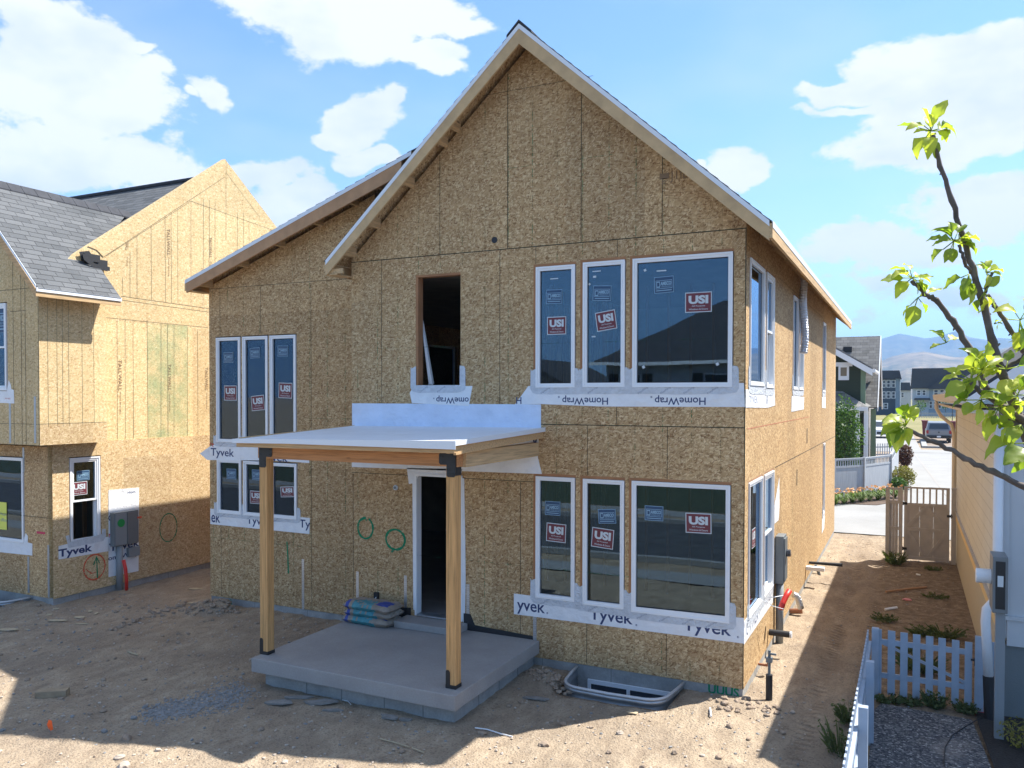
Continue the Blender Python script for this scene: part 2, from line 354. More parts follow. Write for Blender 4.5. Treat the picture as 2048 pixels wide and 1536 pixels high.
INTW = mat('interior_dark', (.34, .27, .19), .9, var=.2); SUBF = mat('subfloor', (.28, .22, .15), .9, var=.15)

# ------------------------------------------------------------------ mesh builder
ORG = {}
_txt = {}
def textmesh(s, bold=0.):
    k = (s, bold)
    if k not in _txt:
        cu = bpy.data.curves.new('t', 'FONT'); cu.body = s; cu.resolution_u = 3; cu.offset = bold
        ob = bpy.data.objects.new('t', cu); COL.objects.link(ob)
        dg = bpy.context.evaluated_depsgraph_get(); me = bpy.data.meshes.new_from_object(ob.evaluated_get(dg))
        vs = [tuple(v.co[:2]) for v in me.vertices]; fs = [tuple(p.vertices) for p in me.polygons]
        bpy.data.objects.remove(ob); bpy.data.curves.remove(cu); bpy.data.meshes.remove(me)
        x0 = min(v[0] for v in vs); x1 = max(v[0] for v in vs); y0 = min(v[1] for v in vs); y1 = max(v[1] for v in vs)
        _txt[k] = ([((v[0]-x0)/(x1-x0), (v[1]-y0)/(y1-y0)) for v in vs], fs)
    return _txt[k]
def frame(O, A=(1, 0), N=(0, -1)):
    """local (a, n, z): a along the wall, n outward, z up"""
    return lambda a, n, z: (O[0]+A[0]*a+N[0]*n, O[1]+A[1]*a+N[1]*n, z)
IDT = lambda x, y, z: (x, y, z)
class MB:
    def __init__(s, T=None): s.v = []; s.f = []; s.m = []; s.T = T or IDT
    def add(s, vs, fs, mi=0):
        o = len(s.v); s.v += [s.T(*p) for p in vs]; s.f += [tuple(i+o for i in q) for q in fs]; s.m += [mi]*len(fs); return s
    def box(s, x0, x1, y0, y1, z0, z1, mi=0):
        return s.add([(x0, y0, z0), (x1, y0, z0), (x1, y1, z0), (x0, y1, z0), (x0, y0, z1), (x1, y0, z1), (x1, y1, z1), (x0, y1, z1)],
                     [(0, 3, 2, 1), (4, 5, 6, 7), (0, 1, 5, 4), (1, 2, 6, 5), (2, 3, 7, 6), (3, 0, 4, 7)], mi)
    def quad(s, *p, mi=0): return s.add(p, [tuple(range(len(p)))], mi)
    def prism(s, poly, n0, n1, mi=0):
        """polygon in local (a,z), extruded along n"""
        k = len(poly); vs = [(a, n0, z) for a, z in poly]+[(a, n1, z) for a, z in poly]
        fs = [tuple(range(k)), tuple(range(2*k-1, k-1, -1))]+[(i, (i+1) % k, (i+1) % k+k, i+k) for i in range(k)]
        return s.add(vs, fs, mi)
    def slab(s, poly, z0, z1, mi=0):
        k = len(poly); vs = [(a, b, z0) for a, b in poly]+[(a, b, z1) for a, b in poly]
        fs = [tuple(range(k-1, -1, -1)), tuple(range(k, 2*k))]+[(i, (i+1) % k, (i+1) % k+k, i+k) for i in range(k)]
        return s.add(vs, fs, mi)
    def hexa(s, bot, top, mi=0):
        return s.add(list(bot)+list(top), [(0, 3, 2, 1), (4, 5, 6, 7), (0, 1, 5, 4), (1, 2, 6, 5), (2, 3, 7, 6), (3, 0, 4, 7)], mi)
    def bar(s, p, q, w, h, mi=0, up=(0, 0, 1)):
        p = Vector(p); q = Vector(q); d = (q-p).normalized(); sd_ = d.cross(Vector(up))
        if sd_.length < 1e-4: sd_ = d.cross(Vector((1, 0, 0)))
        sd_.normalize(); u = sd_.cross(d); a = sd_*w/2; b = u*h/2
        c = [p-a-b, p+a-b, p+a+b, p-a+b]; e = [q-a-b, q+a-b, q+a+b, q-a+b]
        return s.add([tuple(x) for x in c+e], [(0, 1, 2, 3), (7, 6, 5, 4), (0, 4, 5, 1), (1, 5, 6, 2), (2, 6, 7, 3), (3, 7, 4, 0)], mi)
    def tube(s, pts, r, seg=10, mi=0, caps=True):
        pts = [Vector(p) for p in pts]; n = len(pts); rs = r if isinstance(r, (list, tuple)) else [r]*n
        vs = []; fs = []; prev = None
        for i, p in enumerate(pts):
            d = (pts[min(i+1, n-1)]-pts[max(i-1, 0)]).normalized()
            if prev is None:
                a = d.cross(Vector((0, 0, 1)));
                if a.length < .01: a = d.cross(Vector((1, 0, 0)))
            else: a = prev-d*prev.dot(d)
            a.normalize(); prev = a; b = d.cross(a)
            for k in range(seg):
                g = 2*math.pi*k/seg; vs.append(tuple(p+(a*math.cos(g)+b*math.sin(g))*rs[i]))
        for i in range(n-1):
            for k in range(seg): fs.append((i*seg+k, i*seg+(k+1) % seg, (i+1)*seg+(k+1) % seg, (i+1)*seg+k))
        if caps: fs += [tuple(range(seg-1, -1, -1)), tuple(range((n-1)*seg, n*seg))]
        return s.add(vs, fs, mi)
    def strip(s, pts, w, n, mi=0, closed=False):
        """flat ribbon through local (a,z) points at offset n"""
        k = len(pts); L = []
        for i in range(k):
            a = pts[(i-1) % k] if (closed or i) else pts[0]; b = pts[(i+1) % k] if (closed or i < k-1) else pts[-1]
            dx, dz = b[0]-a[0], b[1]-a[1]; l = math.hypot(dx, dz) or 1; ww = w*random.uniform(.75, 1.25)/2
            L.append(((pts[i][0]-dz/l*ww, n, pts[i][1]+dx/l*ww), (pts[i][0]+dz/l*ww, n, pts[i][1]-dx/l*ww)))
        for i in range(k if closed else k-1): s.quad(L[i][0], L[i][1], L[(i+1) % k][1], L[(i+1) % k][0], mi=mi)
        return s
    def text(s, txt, a, z, wd, ht, n, mi=0, bold=0., flip=1, rot=0., mirror=False):
        vs, fs = textmesh(txt, bold); c, q = math.cos(rot), math.sin(rot); out = []
        for x, y in vs:
            x = (x-.5)*wd; y = (y-.5)*ht
            if mirror: x = -x
            x, y = x*c-y*q, x*q+y*c; out.append((a+x, n, z+y))
        return s.add(out, fs, mi)
    def rect(s, a0, a1, z0, z1, n, mi=0, rot=0.):
        ca, cz = (a0+a1)/2, (z0+z1)/2; c, q = math.cos(rot), math.sin(rot)
        P = [((x-ca)*c-(z-cz)*q+ca, n, (x-ca)*q+(z-cz)*c+cz) for x, z in ((a0, z0), (a1, z0), (a1, z1), (a0, z1))]
        return s.quad(*P, mi=mi)
    def build(s, name, mats, parent=None, smooth=False, bevel=0., kind=None):
        me = bpy.data.meshes.new(name); o0 = ORG.get(parent.name, Vector((0, 0, 0))) if parent else Vector((0, 0, 0))
        me.from_pydata([tuple(Vector(p)-o0) for p in s.v], [], s.f)
        if not isinstance(mats, (list, tuple)): mats = [mats]
        for q in mats: me.materials.append(q)
        me.polygons.foreach_set('material_index', s.m)
        bm = bmesh.new(); bm.from_mesh(me); bmesh.ops.recalc_face_normals(bm, faces=bm.faces); bm.to_mesh(me); bm.free()
        if smooth:
            for p in me.polygons: p.use_smooth = True
        o = bpy.data.objects.new(name, me); COL.objects.link(o)
        if parent: o.parent = parent
        ORG[o.name] = o0
        if bevel: b = o.modifiers.new('bevel', 'BEVEL'); b.width = bevel; b.segments = 2; b.limit_method = 'ANGLE'
        if kind: o['kind'] = kind
        return o
def build_each(s, name, mats, parent=None, **kw):
    """one object per connected piece"""
    par = list(range(len(s.v)))
    def fd(i):
        while par[i] != i: par[i] = par[par[i]]; i = par[i]
        return i
    for f in s.f:
        for i in f[1:]: par[fd(i)] = fd(f[0])
    gr = {}
    for k, f in enumerate(s.f): gr.setdefault(fd(f[0]), []).append(k)
    out = []
    for ks in gr.values():
        ids = sorted({i for k in ks for i in s.f[k]}); mp = {i: j for j, i in enumerate(ids)}
        q = MB(); q.v = [s.v[i] for i in ids]; q.f = [tuple(mp[i] for i in s.f[k]) for k in ks]; q.m = [s.m[k] for k in ks]
        out.append(q.build(name, mats, parent, **kw))
    return out
MB.build_each = build_each
def tag(o, label, cat, group=None, kind=None):
    o['label'] = label; o['category'] = cat
    if group: o['group'] = group
    if kind: o['kind'] = kind
    return o
def thing(name, loc, label, cat, group=None):
    o = bpy.data.objects.new(name, None); o.empty_display_size = .2; COL.objects.link(o); o.location = loc
    ORG[o.name] = Vector(loc); return tag(o, label, cat, group)
def copy_tree(o, parent=None):
    c = o.copy(); COL.objects.link(c); ORG[c.name] = ORG.get(o.name, Vector((0, 0, 0)))
    if parent: c.parent = parent
    for ch in list(o.children): copy_tree(ch, c)
    return c
def wall(mb, a0, a1, zb, top, holes, br=(), n0=0., n1=-.14, mi=0, mj=1):
    xs = sorted(set([a0, a1]+[h[0] for h in holes]+[h[1] for h in holes]+[b for b in br if a0 < b < a1]))
    tf = top if callable(top) else (lambda a: top)
    for x0, x1 in zip(xs, xs[1:]):
        mid = (x0+x1)/2; hs = sorted([h for h in holes if h[0] < mid < h[1]], key=lambda h: h[2]); zz = zb
        for h in hs+[None]:
            t0, t1 = (h[2], h[2]) if h else (tf(x0+1e-6), tf(x1-1e-6))
            for n in (n0, n1):
                if max(t0, t1) > zz+1e-4: mb.quad((x0, n, zz), (x1, n, zz), (x1, n, t1), (x0, n, t0), mi=mi)
            if h: zz = h[3]
        mb.quad((x0, n0, tf(x0+1e-6)), (x1, n0, tf(x1-1e-6)), (x1, n1, tf(x1-1e-6)), (x0, n1, tf(x0+1e-6)), mi=mi)
    for h in holes:
        a, b, c, d = h[:4]
        for q in (((a, c), (a, d)), ((b, c), (b, d)), ((a, d), (b, d)), ((a, c), (b, c))):
            (p, r_), (p2, r2) = q; mb.quad((p, n0-.001, r_), (p2, n0-.001, r2), (p2, n1+.001, r2), (p, n1+.001, r_), mi=mj)

# ================================================================== GROUND
def gh(x, y):
    """height of the bare dirt"""
    if not (-24 < x < 1.2 and 3 < y < 27): return 0.
    k = min(1, (x+24)/3, (1.2-x)/.5, (y-3)/2, (27-y)/1.5)
    h = .035*noise.noise(Vector((x*.6, y*.6, 0)))+.022*noise.noise(Vector((x*2.1, y*2.1, 3)))+(.018*noise.noise(Vector((x*6, y*6, 5))))+.012*noise.noise(Vector((x*15, y*15, 9)))
    for cx, cy, r, a in ((-12.1, 11.45, .55, .16), (-11.75, 11.5, .35, .12), (-4.75, 10.75, .38, .14), (-4.55, 10.55, .25, .08), (-2.2, 10.9, .6, .05), (-15.8, 10.2, 1., .04)):
        d = math.hypot(x-cx, y-cy)/r
        if d < 1: h += a*(1-d*d)**2*(1+.5*noise.noise(Vector((x*9, y*9, 1))))
    # wheel ruts in the passage
    for rx in (-1.1, -.55):
        if y > 9: h -= .025*math.exp(-((x-rx-.12*math.sin(y*.5))/.13)**2)
    return h*k-.012
def axis_vals(lo, hi, step, far):
    v = [-far, -far/3, -far/10, lo-80, lo-20, lo-6, lo-1.5]; x = lo
    while x < hi: v.append(x); x += step
    return v+[hi, hi+1.5, hi+6, hi+20, hi+80, far/10+50, far/3, far]
xs = axis_vals(-20., 1.2, .085, 7000.); ys = axis_vals(5.5, 27., .085, 7000.)
vs = [(x, y, gh(x, y)) for y in ys for x in xs]; nx = len(xs)
# window wells are dug into the dirt
WELLS = [(-3.62, 10.86, .78, .43), (-16.45, 10.1, .7, .35)]
vs = [(x, y, (-.75 if any(abs(x-a) < c and abs(y-b) < d for a, b, c, d in WELLS) else z)) for x, y, z in vs]
gm = MB(); gm.add(vs, [(j*nx+i, j*nx+i+1, (j+1)*nx+i+1, (j+1)*nx+i) for j in range(len(ys)-1) for i in range(nx-1)])
gm.build('ground', DIRT, smooth=True, kind='structure')
def sheet(name, poly, z, mt, kind='structure'):
    b = MB(); b.quad(*[(x, y, z) for x, y in poly]); return b.build(name, mt, kind=kind)
# lane, street and field beyond the passage
sheet('concrete_lane', [(-60, 26.4), (14, 26.4), (14, 36.2), (3.6, 36.2), (3.6, 67), (-.05, 67), (-.05, 35.9), (-1.1, 33.6), (-4, 33.2), (-60, 31.5)], .012, ROADC)
sheet('street', [(-60, 67.2), (60, 67.2), (60, 71), (.8, 71), (.2, 104), (-6.5, 104), (-5.5, 71), (-60, 71)], .014, ROADC)
sheet('lane_joint', [(1.45, 36.3), (1.5, 36.3), (.35, 66), (.25, 66)], .020, mat('expansion_joint', (.30, .28, .26), .9))
b = MB(); b.box(.9, 4.5, 73.6, 74.2, 0, .15); b.box(.9, 1.3, 74.2, 86, 0, .15); b.box(-60, -6.5, 66.6, 67.1, 0, .13)
b.build('kerb', ROADC, kind='structure')
sheet('parking_bay', [(.9, 74.2), (30, 74.2), (30, 100), (.9, 100)], .010, mat('brown_gravel', (.22, .17, .13), .95, var=.3))
# street behind the photographer (seen mirrored in the lower windows)
sheet('sidewalk', [(-60, 3.9), (-.9, 3.9), (-.9, 4.9), (-60, 4.9)], .006, ROADC)
sheet('road', [(-80, -3.2), (60, -3.2), (60, 2.9), (-80, 2.9)], .006, ASPH)
sheet('far_sidewalk', [(-80, -6.2), (60, -6.2), (60, -4.9), (-80, -4.9)], .008, ROADC)
sheet('front_lawn', [(-80, -22), (60, -22), (60, -6.4), (-80, -6.4)], .008, LAWN)
b = MB(); b.box(-80, 60, -3.4, -3.2, 0, .14); b.box(-80, -1, 2.9, 3.1, 0, .14); b.build('kerb', ROADC, kind='structure')
# neighbour's gravel yard and planting strip
sheet('gravel_yard', [(-.38, 3), (.98, 3), (.92, 9.2), (.74, 11.75), (-.3, 11.85), (-.38, 11.6)], .022, GRAV)
sheet('mulch_bed', [(.95, 3), (3.5, 3), (3.5, 12.05), (.80, 12.05), (.80, 11.6), (.93, 9.2)], .028, MULCH)

# mountains
def ridge(name, prof, dist, depth, base, mt, zmul=1.):
    """prof: photo pixels of the skyline, built as a real range of hills at dist metres"""
    P = []
    for px, py in prof:
        d = ray(px, py); k = dist/math.hypot(d.x, d.y); P.append((d.x*k, d.y*k, H+d.z*k))
    mb = MB(); n = 14; vs = []; m_ = []
    fine = []
    for (a, b_) in zip(P, P[1:]):
        for s_ in range(6): q = s_/6; fine.append(tuple(a[i]*(1-q)+b_[i]*q for i in range(3)))
    fine.append(P[-1]); k = len(fine)
    for j in range(n+1):
        f_ = j/n
        for i, (x, y, z) in enumerate(fine):
            sc = 1-depth/dist*(1-f_) ; h = z*(f_**.85)
            nz = noise.fractal(Vector((x*7/dist*3, y*7/dist*3, f_*2.2)), 1., 2., 5)
            vs.append((x*sc, y*sc, max(-5, h+nz*z*.20*(1-f_)*f_*4+(noise.noise(Vector((x*.007, y*.007, 2)))*z*.02))))
    for i, (x, y, z) in enumerate(fine): vs.append((x*1.25, y*1.25, -5))
    fs = [(j*k+i, j*k+i+1, (j+1)*k+i+1, (j+1)*k+i) for j in range(n+1) for i in range(k-1)]
    mb.add(vs, fs); return mb.build(name, mt, smooth=True, kind='structure')
def hillf(c1, c2, c3):
    def f(t, b, P):
        n = t.noise(P, .011, 8, .68); c = t.ramp(n, [(.35, c1), (.5, c2), (.66, c3)]); t.put(b.inputs['Base Color'], c)
    return f
ridge('mountain_range', [(300,700),(700,690),(1100,695),(1400,690),(1600,700),(1700,700),(1764,678),(1799,667),(1822,671),(1850,676),(1880,672),(1911,662),(1940,675),(1972,681),(2000,676),(2030,678),(2080,690),(2160,682),(2300,670),(2500,690),(2900,680),(3600,660)], 5200, 1800, 0,
      mat('forested_mountain', rough=1., build=hillf((.05, .07, .05), (.09, .10, .07), (.14, .13, .09))))
ridge('foothills', [(600,745),(1200,740),(1600,735),(1764,721),(1785,712),(1808,707),(1830,705),(1847,703),(1870,707),(1910,714),(1940,712),(1975,705),(2010,696),(2048,686),(2150,690),(2300,700),(2500,710),(2900,700),(3600,705)], 2700, 1100, 0,
      mat('dry_foothill', rough=1., build=hillf((.06, .07, .045), (.15, .125, .085), (.25, .195, .13))))

# ================================================================== WINDOW BUILDER
def sticker(parent, T, kind, a, z, wd, ht, rot, n=.0):
    b = MB(T)
    if kind == 'red':
        b.rect(a-wd/2, a+wd/2, z-ht/2, z+ht/2, n, 1, rot); b.rect(a-wd/2+.012, a+wd/2-.012, z-ht/2+.012, z+ht/2-.012, n+.0015, 0, rot)
        c, q = math.cos(rot), math.sin(rot)
        b.text('USI', a-q*(ht*.13), z+c*ht*.13, wd*.74, ht*.42, n+.003, 1, .05, rot=rot)
        b.text('All Purpose', a+q*ht*.17, z-c*ht*.19, wd*.5, ht*.09, n+.003, 1, .01, rot=rot)
        b.text('Windows & Doors', a+q*ht*.32, z-c*ht*.34, wd*.72, ht*.09, n+.003, 1, .01, rot=rot)
        return b.build('red_sticker', [SRED, SWHITE], parent)
    b.rect(a-wd/2, a+wd/2, z-ht/2, z+ht/2, n, 1, rot); b.rect(a-wd/2+.007, a+wd/2-.007, z-ht/2+.007, z+ht/2-.007, n+.0015, 0, rot)
    c, q = math.cos(rot), math.sin(rot)
    b.rect(a-wd*.42, a+wd*.42, z-ht*.24, z+ht*.28, n+.0022, 1, rot); b.rect(a-wd*.40, a+wd*.40, z-ht*.21, z+ht*.25, n+.003, 0, rot)
    b.text('AMSCO', a+wd*.1*c-q*ht*.08, z+wd*.1*q+c*ht*.08, wd*.56, ht*.24, n+.004, 1, .05, rot=rot)
    b.text('WINDOWS', a+wd*.1*c+q*ht*.12, z+wd*.1*q-c*ht*.12, wd*.5, ht*.10, n+.004, 1, .0, rot=rot)
    b.rect(a-wd*.38, a-wd*.2, z-ht*.17, z+ht*.2, n+.004, 1, rot); b.rect(a-wd*.35, a-wd*.23, z-ht*.1, z+ht*.14, n+.005, 0, rot)
    b.rect(a-wd*.4, a+wd*.4, z-ht*.37, z-ht*.32, n+.004, 1, rot)
    return b.build('blue_sticker', [SBLUE, SPALE], parent)
def window(parent, T, a0, a1, z0, z1, stk=(), style='fixed', glass=GLASS, fw=.062, label=None, open_low=False):
    b = MB(T)
    def ring(p0, p1, q0, q1, w_, n0, n1):
        b.box(p0, p0+w_, n0, n1, q0, q1); b.box(p1-w_, p1, n0, n1, q0, q1); b.box(p0+w_, p1-w_, n0, n1, q0, q0+w_); b.box(p0+w_, p1-w_, n0, n1, q1-w_, q1)
    ring(a0, a1, z0, z1, fw*.45, -.06, .020); ring(a0+fw*.45, a1-fw*.45, z0+fw*.45, z1-fw*.45, fw*.55, -.07, .008)
    b.box(a0-.022, a1+.022, .0085, .012, z0-.022, z1+.022) if False else None
    i = fw+.001; zm = (z0+z1)/2
    if style == 'hung':
        ring(a0+fw, a1-fw, zm-.02, z1-fw, .035, -.055, -.005); ring(a0+fw, a1-fw, z0+fw, zm+.02, .035, -.09, -.056)
    f = b.build('window', VINYL, parent)
    if label: f['label'] = label
    g = MB(T)
    if style == 'hung':
        g.box(a0+fw+.03, a1-fw-.03, -.034, -.030, zm, z1-fw-.03)
        if not open_low: g.box(a0+fw+.03, a1-fw-.03, -.076, -.072, z0+fw+.03, zm)
    else: g.box(a0+i-.003, a1-i+.003, -.034, -.030, z0+i-.003, z1-i+.003)
    g.build('glass_pane', glass, f)
    s = MB(T); e = .010   # dark spacer bar round the pane
    if style != 'hung':
        for q in ((a0+i, a0+i+e, z0+i, z1-i), (a1-i-e, a1-i, z0+i, z1-i), (a0+i+e, a1-i-e, z0+i, z0+i+e), (a0+i+e, a1-i-e, z1-i-e, z1-i)): s.box(q[0], q[1], -.029, -.026, q[2], q[3])
        s.build('glazing_gasket', BLACKP, f)
    for k, (kind, a, z, wd, ht, rot) in enumerate(stk): sticker(f, T, kind, a, z, wd, ht, rot, -.024)
    return f
def rough_frame(b, a0, a1, z0, z1, w_=.035, n0=-.13, n1=-.004, e=.0):
    """lumber lining of a rough opening"""
    b.box(a0, a0+w_, n0, n1, z0, z1); b.box(a1-w_, a1, n0, n1, z0, z1); b.box(a0+w_, a1-w_, n0, n1, z1-w_, z1); b.box(a0+w_, a1-w_, n0, n1, z0, z0+w_)

# ================================================================== MAIN HOUSE
D = 11.28; D2 = 11.95; XL = -12.545; XM = -8.546; XR = -2.0; YB = 26.05
house = thing('house_under_construction', (-7.2, 11.28, 0), 'tall unfinished gabled house in brown strand board with a covered patio', 'house')
FT = frame((0, D)); LT = frame((0, D2)); ST = frame((XR, 0), (0, 1), (1, 0))
RX = -5.2; RZ = 9.56; SL = .90
def zr(x): return RZ-SL*abs(x-RX)
def zl(x): return 6.36+.351*(x+12.68)
UPW = [(-5.105, -4.47, 4.235, 6.055), (-4.345, -3.70, 4.24, 6.07), (-3.585, -2.175, 4.235, 6.07)]
LOW = [(-5.10, -4.465, 1.04, 2.89), (-4.335, -3.70, 1.02, 2.885), (-3.585, -2.19, 1.0, 2.89)]
OP = (-7.26, -6.42, 4.26, 6.07); DOOR = (-7.27, -6.38, .50, 2.85)
def grow(w_, l=.045, t_=.045): return (w_[0]-l, w_[1]+.012, w_[2]-.012, w_[3]+t_)
b = MB(FT); wall(b, XM, XR, .12, lambda a: zr(a)-.13, [grow(q) for q in UPW+LOW]+[OP, DOOR], [RX], mi=0, mj=1)
# seams between sheets and nailing lines
def vline(b, a, z0, z1, w_=.007, mi=2, n=.0025): w_ = w_*1.4 if mi == 2 else w_; b.rect(a-w_/2, a+w_/2, z0, z1, n, mi)
def hline(b, a0, a1, za, zb_=None, w_=.007, mi=2, n=.0025):
    zb_ = za if zb_ is None else zb_; b.quad((a0, n, za-w_/2), (a1, n, zb_-w_/2), (a1, n, zb_+w_/2), (a0, n, za+w_/2), mi=mi)
def clear(a, z0, z1, holes):
    """split a vertical run so that it skips openings"""
    seg = [(z0, z1)]
    for h in holes:
        if h[0]-.04 < a < h[1]+.04:
            out = []
            for s0, s1 in seg:
                if h[3] <= s0 or h[2] >= s1: out.append((s0, s1)); continue
                if h[2]-.03 > s0: out.append((s0, h[2]-.03))
                if h[3]+.05 < s1: out.append((h[3]+.05, s1))
            seg = out
    return [q for q in seg if q[1]-q[0] > .05]
FH = UPW+LOW+[OP, DOOR]
for a in (-6.80, -5.59, -4.38, -3.16): vline(b, a, 6.38-(a+5)*.0, zr(a)-.16)
hline(b, XM, XR, 6.37, w_=.013); hline(b, -5.12, XR, 3.68, w_=.012); hline(b, XM, -5.12, 2.80, w_=.009); hline(b, -6.4, -4.2, 8.78, 8.78, .006)
for a in (-7.93, -5.72, -5.11, -3.82): 
    for s0, s1 in clear(a, 3.7, 6.36, FH): vline(b, a, s0, s1, .006)
for a in (-8.52, -5.36, -3.07, -4.27):
    for s0, s1 in clear(a, .14, 2.79 if a < -5.12 else 3.67, FH): vline(b, a, s0, s1, .006)
k = -8.42
while k < XR:
    for z0, z1 in ((.14, 2.78), (2.82, 6.35), (6.39, zr(k)-.16)):
        if z1 > z0:
            for s0, s1 in clear(k, z0, z1, FH): vline(b, k, s0, s1, .009, 3)
    k += .4064
for z in (4.9, 7.6, 1.5): hline(b, XM+.6, XR-.4 if z != 7.6 else -3.9, z, w_=.005, mi=3)
b.rect(XR-.012, XR+.001, .12, 6.38, .0028, 2)
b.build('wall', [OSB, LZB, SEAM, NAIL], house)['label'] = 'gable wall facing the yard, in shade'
# set-back left wall
LW = [(-12.35, -11.72, 3.19, 5.25), (-11.66, -11.025, 3.21, 5.25), (-10.97, -10.335, 3.23, 5.25)]
LV = [(-12.34, -11.71, 1.78, 2.85), (-11.65, -11.03, 1.78, 2.84), (-10.97, -10.325, 1.78, 2.83)]
b = MB(LT); wall(b, XL, XM, .11, lambda a: zl(a)-.14, [grow(q, .02, .02) for q in LW+LV], mi=0, mj=1)
hline(b, XL+.1, XM, 6.22, w_=.008)
for a in (-12.25, -11.2, -9.98, -8.76): 
    for s0, s1 in clear(a, .13, 6.2, LW+LV): vline(b, a, s0, s1, .006)
k = -12.45
while k < XM:
    for s0, s1 in clear(k, .13, min(6.2, zl(k)-.2), LW+LV): vline(b, k, s0, s1, .009, 3)
    vline(b, k, 6.24, zl(k)-.17, .0055, 3); k += .4064
hline(b, -10.2, XM, 3.69, w_=.006, mi=3); hline(b, XL, -9, 1.28, w_=.006, mi=3)
b.build('wall', [OSB, LZB, SEAM, NAIL], house)['label'] = 'set-back left wall section'
b = MB(frame((XM, 0), (0, 1), (-1, 0))); wall(b, D+.141, D2-.001, .11, 6.2, [], n1=-.10, mi=0, mj=0); b.build('wall', [OSB], house)
# right side wall
SU = [(11.56, 12.79, 4.26, 6.02), (13.0, 13.76, 4.24, 6.02), (16.2, 16.92, 4.24, 6.02), (17.1, 17.86, 4.24, 6.02), (22.03, 22.74, 4.22, 6.0)]
SLW = [(11.58, 12.72, 1.0, 2.9), (12.9, 13.85, 1.0, 2.9), (22.3, 22.76, 1.07, 2.9)]
b = MB(ST); wall(b, D, YB, .12, zr(XR)-.13, [(q[0]-.03, q[1]+.03, q[2]-.01, q[3]+.035) for q in SU+SLW], mi=0, mj=1)
hline(b, 14.0, YB, 2.93, w_=.012); hline(b, D+.15, 19., 3.66, w_=.008, mi=4); hline(b, 14.3, 22, 6.1, w_=.006); hline(b, D, 12.5, 6.15, w_=.006)
for a in (14.3, 16.8, 19.2, 21.7, 24.1): 
    for s0, s1 in clear(a, .14, 6.2, SU+SLW): vline(b, a, s0, s1, .005, 3)
vline(b, 16.3, .5, 2.2, .02, 3)
b.rect(18.6, 18.72, 3.1, 3.42, .003, 2); b.rect(16.9, 17.0, 2.35, 2.66, .003, 2)
b.build('wall', [OSB, LZB, SEAM, NAIL, mat('red_chalk', (.55, .16, .10), .8)], house)['label'] = 'sunlit right side wall'
LBW = [(20.0, 21.6, 4.1, 5.6)]
b = MB(frame((XL, 0), (0, 1), (-1, 0))); wall(b, D2, YB, .11, zl(XL)-.14, LBW, n0=0, n1=-.14, mi=0, mj=1); b.build('wall', [OSB, LZB], house)
b = MB(frame((0, YB), (1, 0), (0, 1))); wall(b, XL+.141, XR-.141, .12, 6.2, [(-6, -4.2, 4, 5.4)], mi=0, mj=1)
b.prism([(XL+.15, 6.202), (XR-.15, 6.202), (RX, 9.3)], -.12, 0, 0); b.build('wall', [OSB, LZB], house)
# rough opening lumber
b = MB(FT)
for q in UPW+LOW: h = grow(q); b.box(h[0], h[0]+.042, -.13, .001, h[2], h[3]); b.box(h[0]+.043, h[1], -.13, .001, h[3]-.042, h[3])
b.box(OP[0]-.001, OP[0]+.045, -.15, -.003, OP[2], OP[3]+.001); b.box(OP[0]+.046, OP[1]+.001, -.15, -.003, OP[3]-.035, OP[3]+.001); b.box(OP[1]+.0005, OP[1]+.03, -.15, -.02, OP[2], OP[3]-.04)
b.build_each('opening_board', [mat('red_brown_lumber', (.36, .17, .075), .8, var=.2)], house)
b = MB(ST)
for q in SU+SLW: rough_frame(b, q[0]-.029, q[1]+.029, q[2]-.009, q[3]+.034, .026, -.13, -.002)
b.build_each('opening_board', [mat('reddish_lumber', (.34, .19, .10), .8, var=.2)], house)
# foundation
b = MB(); b.box(XM, XR-.012, D+.013, D+.25, -.8, .118); b.box(XL+.012, XM-.001, D2+.013, D2+.25, -.8, .108); b.box(XR-.25, XR-.0121, D+.251, YB-.02, -.8, .117)
b.box(XL+.012, XL+.25, D2+.251, YB-.02, -.8, .107)
for x in (-7.3, -5.0, -3.9, -2.85): b.box(x, x+.012, D+.0125, D+.02, -.8, .112, 1) if x > -5.1 else None
for x in (-12.2, -11.4, -10.1, -9.3): b.box(x, x+.01, D2+.0125, D2+.02, -.8, .10, 1)
for y in [11.6+.61*i for i in range(23)]: b.box(XR-.0125, XR-.011, y, y+.012, -.6, .112, 1)
b.build('foundation', [FOUND, mat('form_line', (.20, .20, .19), .9)], house)
b = MB(FT)
b.text('UUUS', -2.27, .055, .42, .13, -.0105, 0, .03); b.build('spray_mark', SPRAY, house); b = MB(LT); b.text('LLUS', -12.16, .03, .36, .11, -.0105, 0, .0)
b.build('spray_mark', SPRAY, house)['label'] = 'faint green sprayed letters on the left footing'
# floors, partitions
b = MB(); b.box(XL+.25, XR-.26, D2+.26, YB-.26, .05, .50); b.box(XM+.01, XR-.26, D+.26, D2+.255, .05, .498)
b.build('ground_floor', CONC, house)
b = MB(); b.box(XL+.142, XR-.142, D2+.142, YB-.142, 3.02, 3.3); b.box(XM+.01, XR-.142, D+.142, D2+.141, 3.02, 3.3); b.build('upper_floor', SUBF, house)
b = MB(); b.box(XL+.143, XR-.143, D+.7, YB-.143, 6.14, 6.19); b.build('ceiling', INTW, house)
b = MB()
for x in [XM+.5+.406*i for i in range(15)]:
    for z0, z1 in ((.5, 3.0), (3.31, 6.12)): b.box(x, x+.038, 14.6, 14.69, z0, z1)
for y in [12.4+.406*i for i in range(30)]: b.box(-7.35, -7.26, y, y+.038, .5, 3.0); b.box(-5.9, -5.81, y+1.2, y+1.238, 3.31, 6.12)
b.box(-9.3, -7.4, 17.3, 17.4, .5, 3.0); b.box(XM+.4, -3.6, 14.59, 14.70, 3.301, 3.34); b.build('stud_framing', LZB, house)
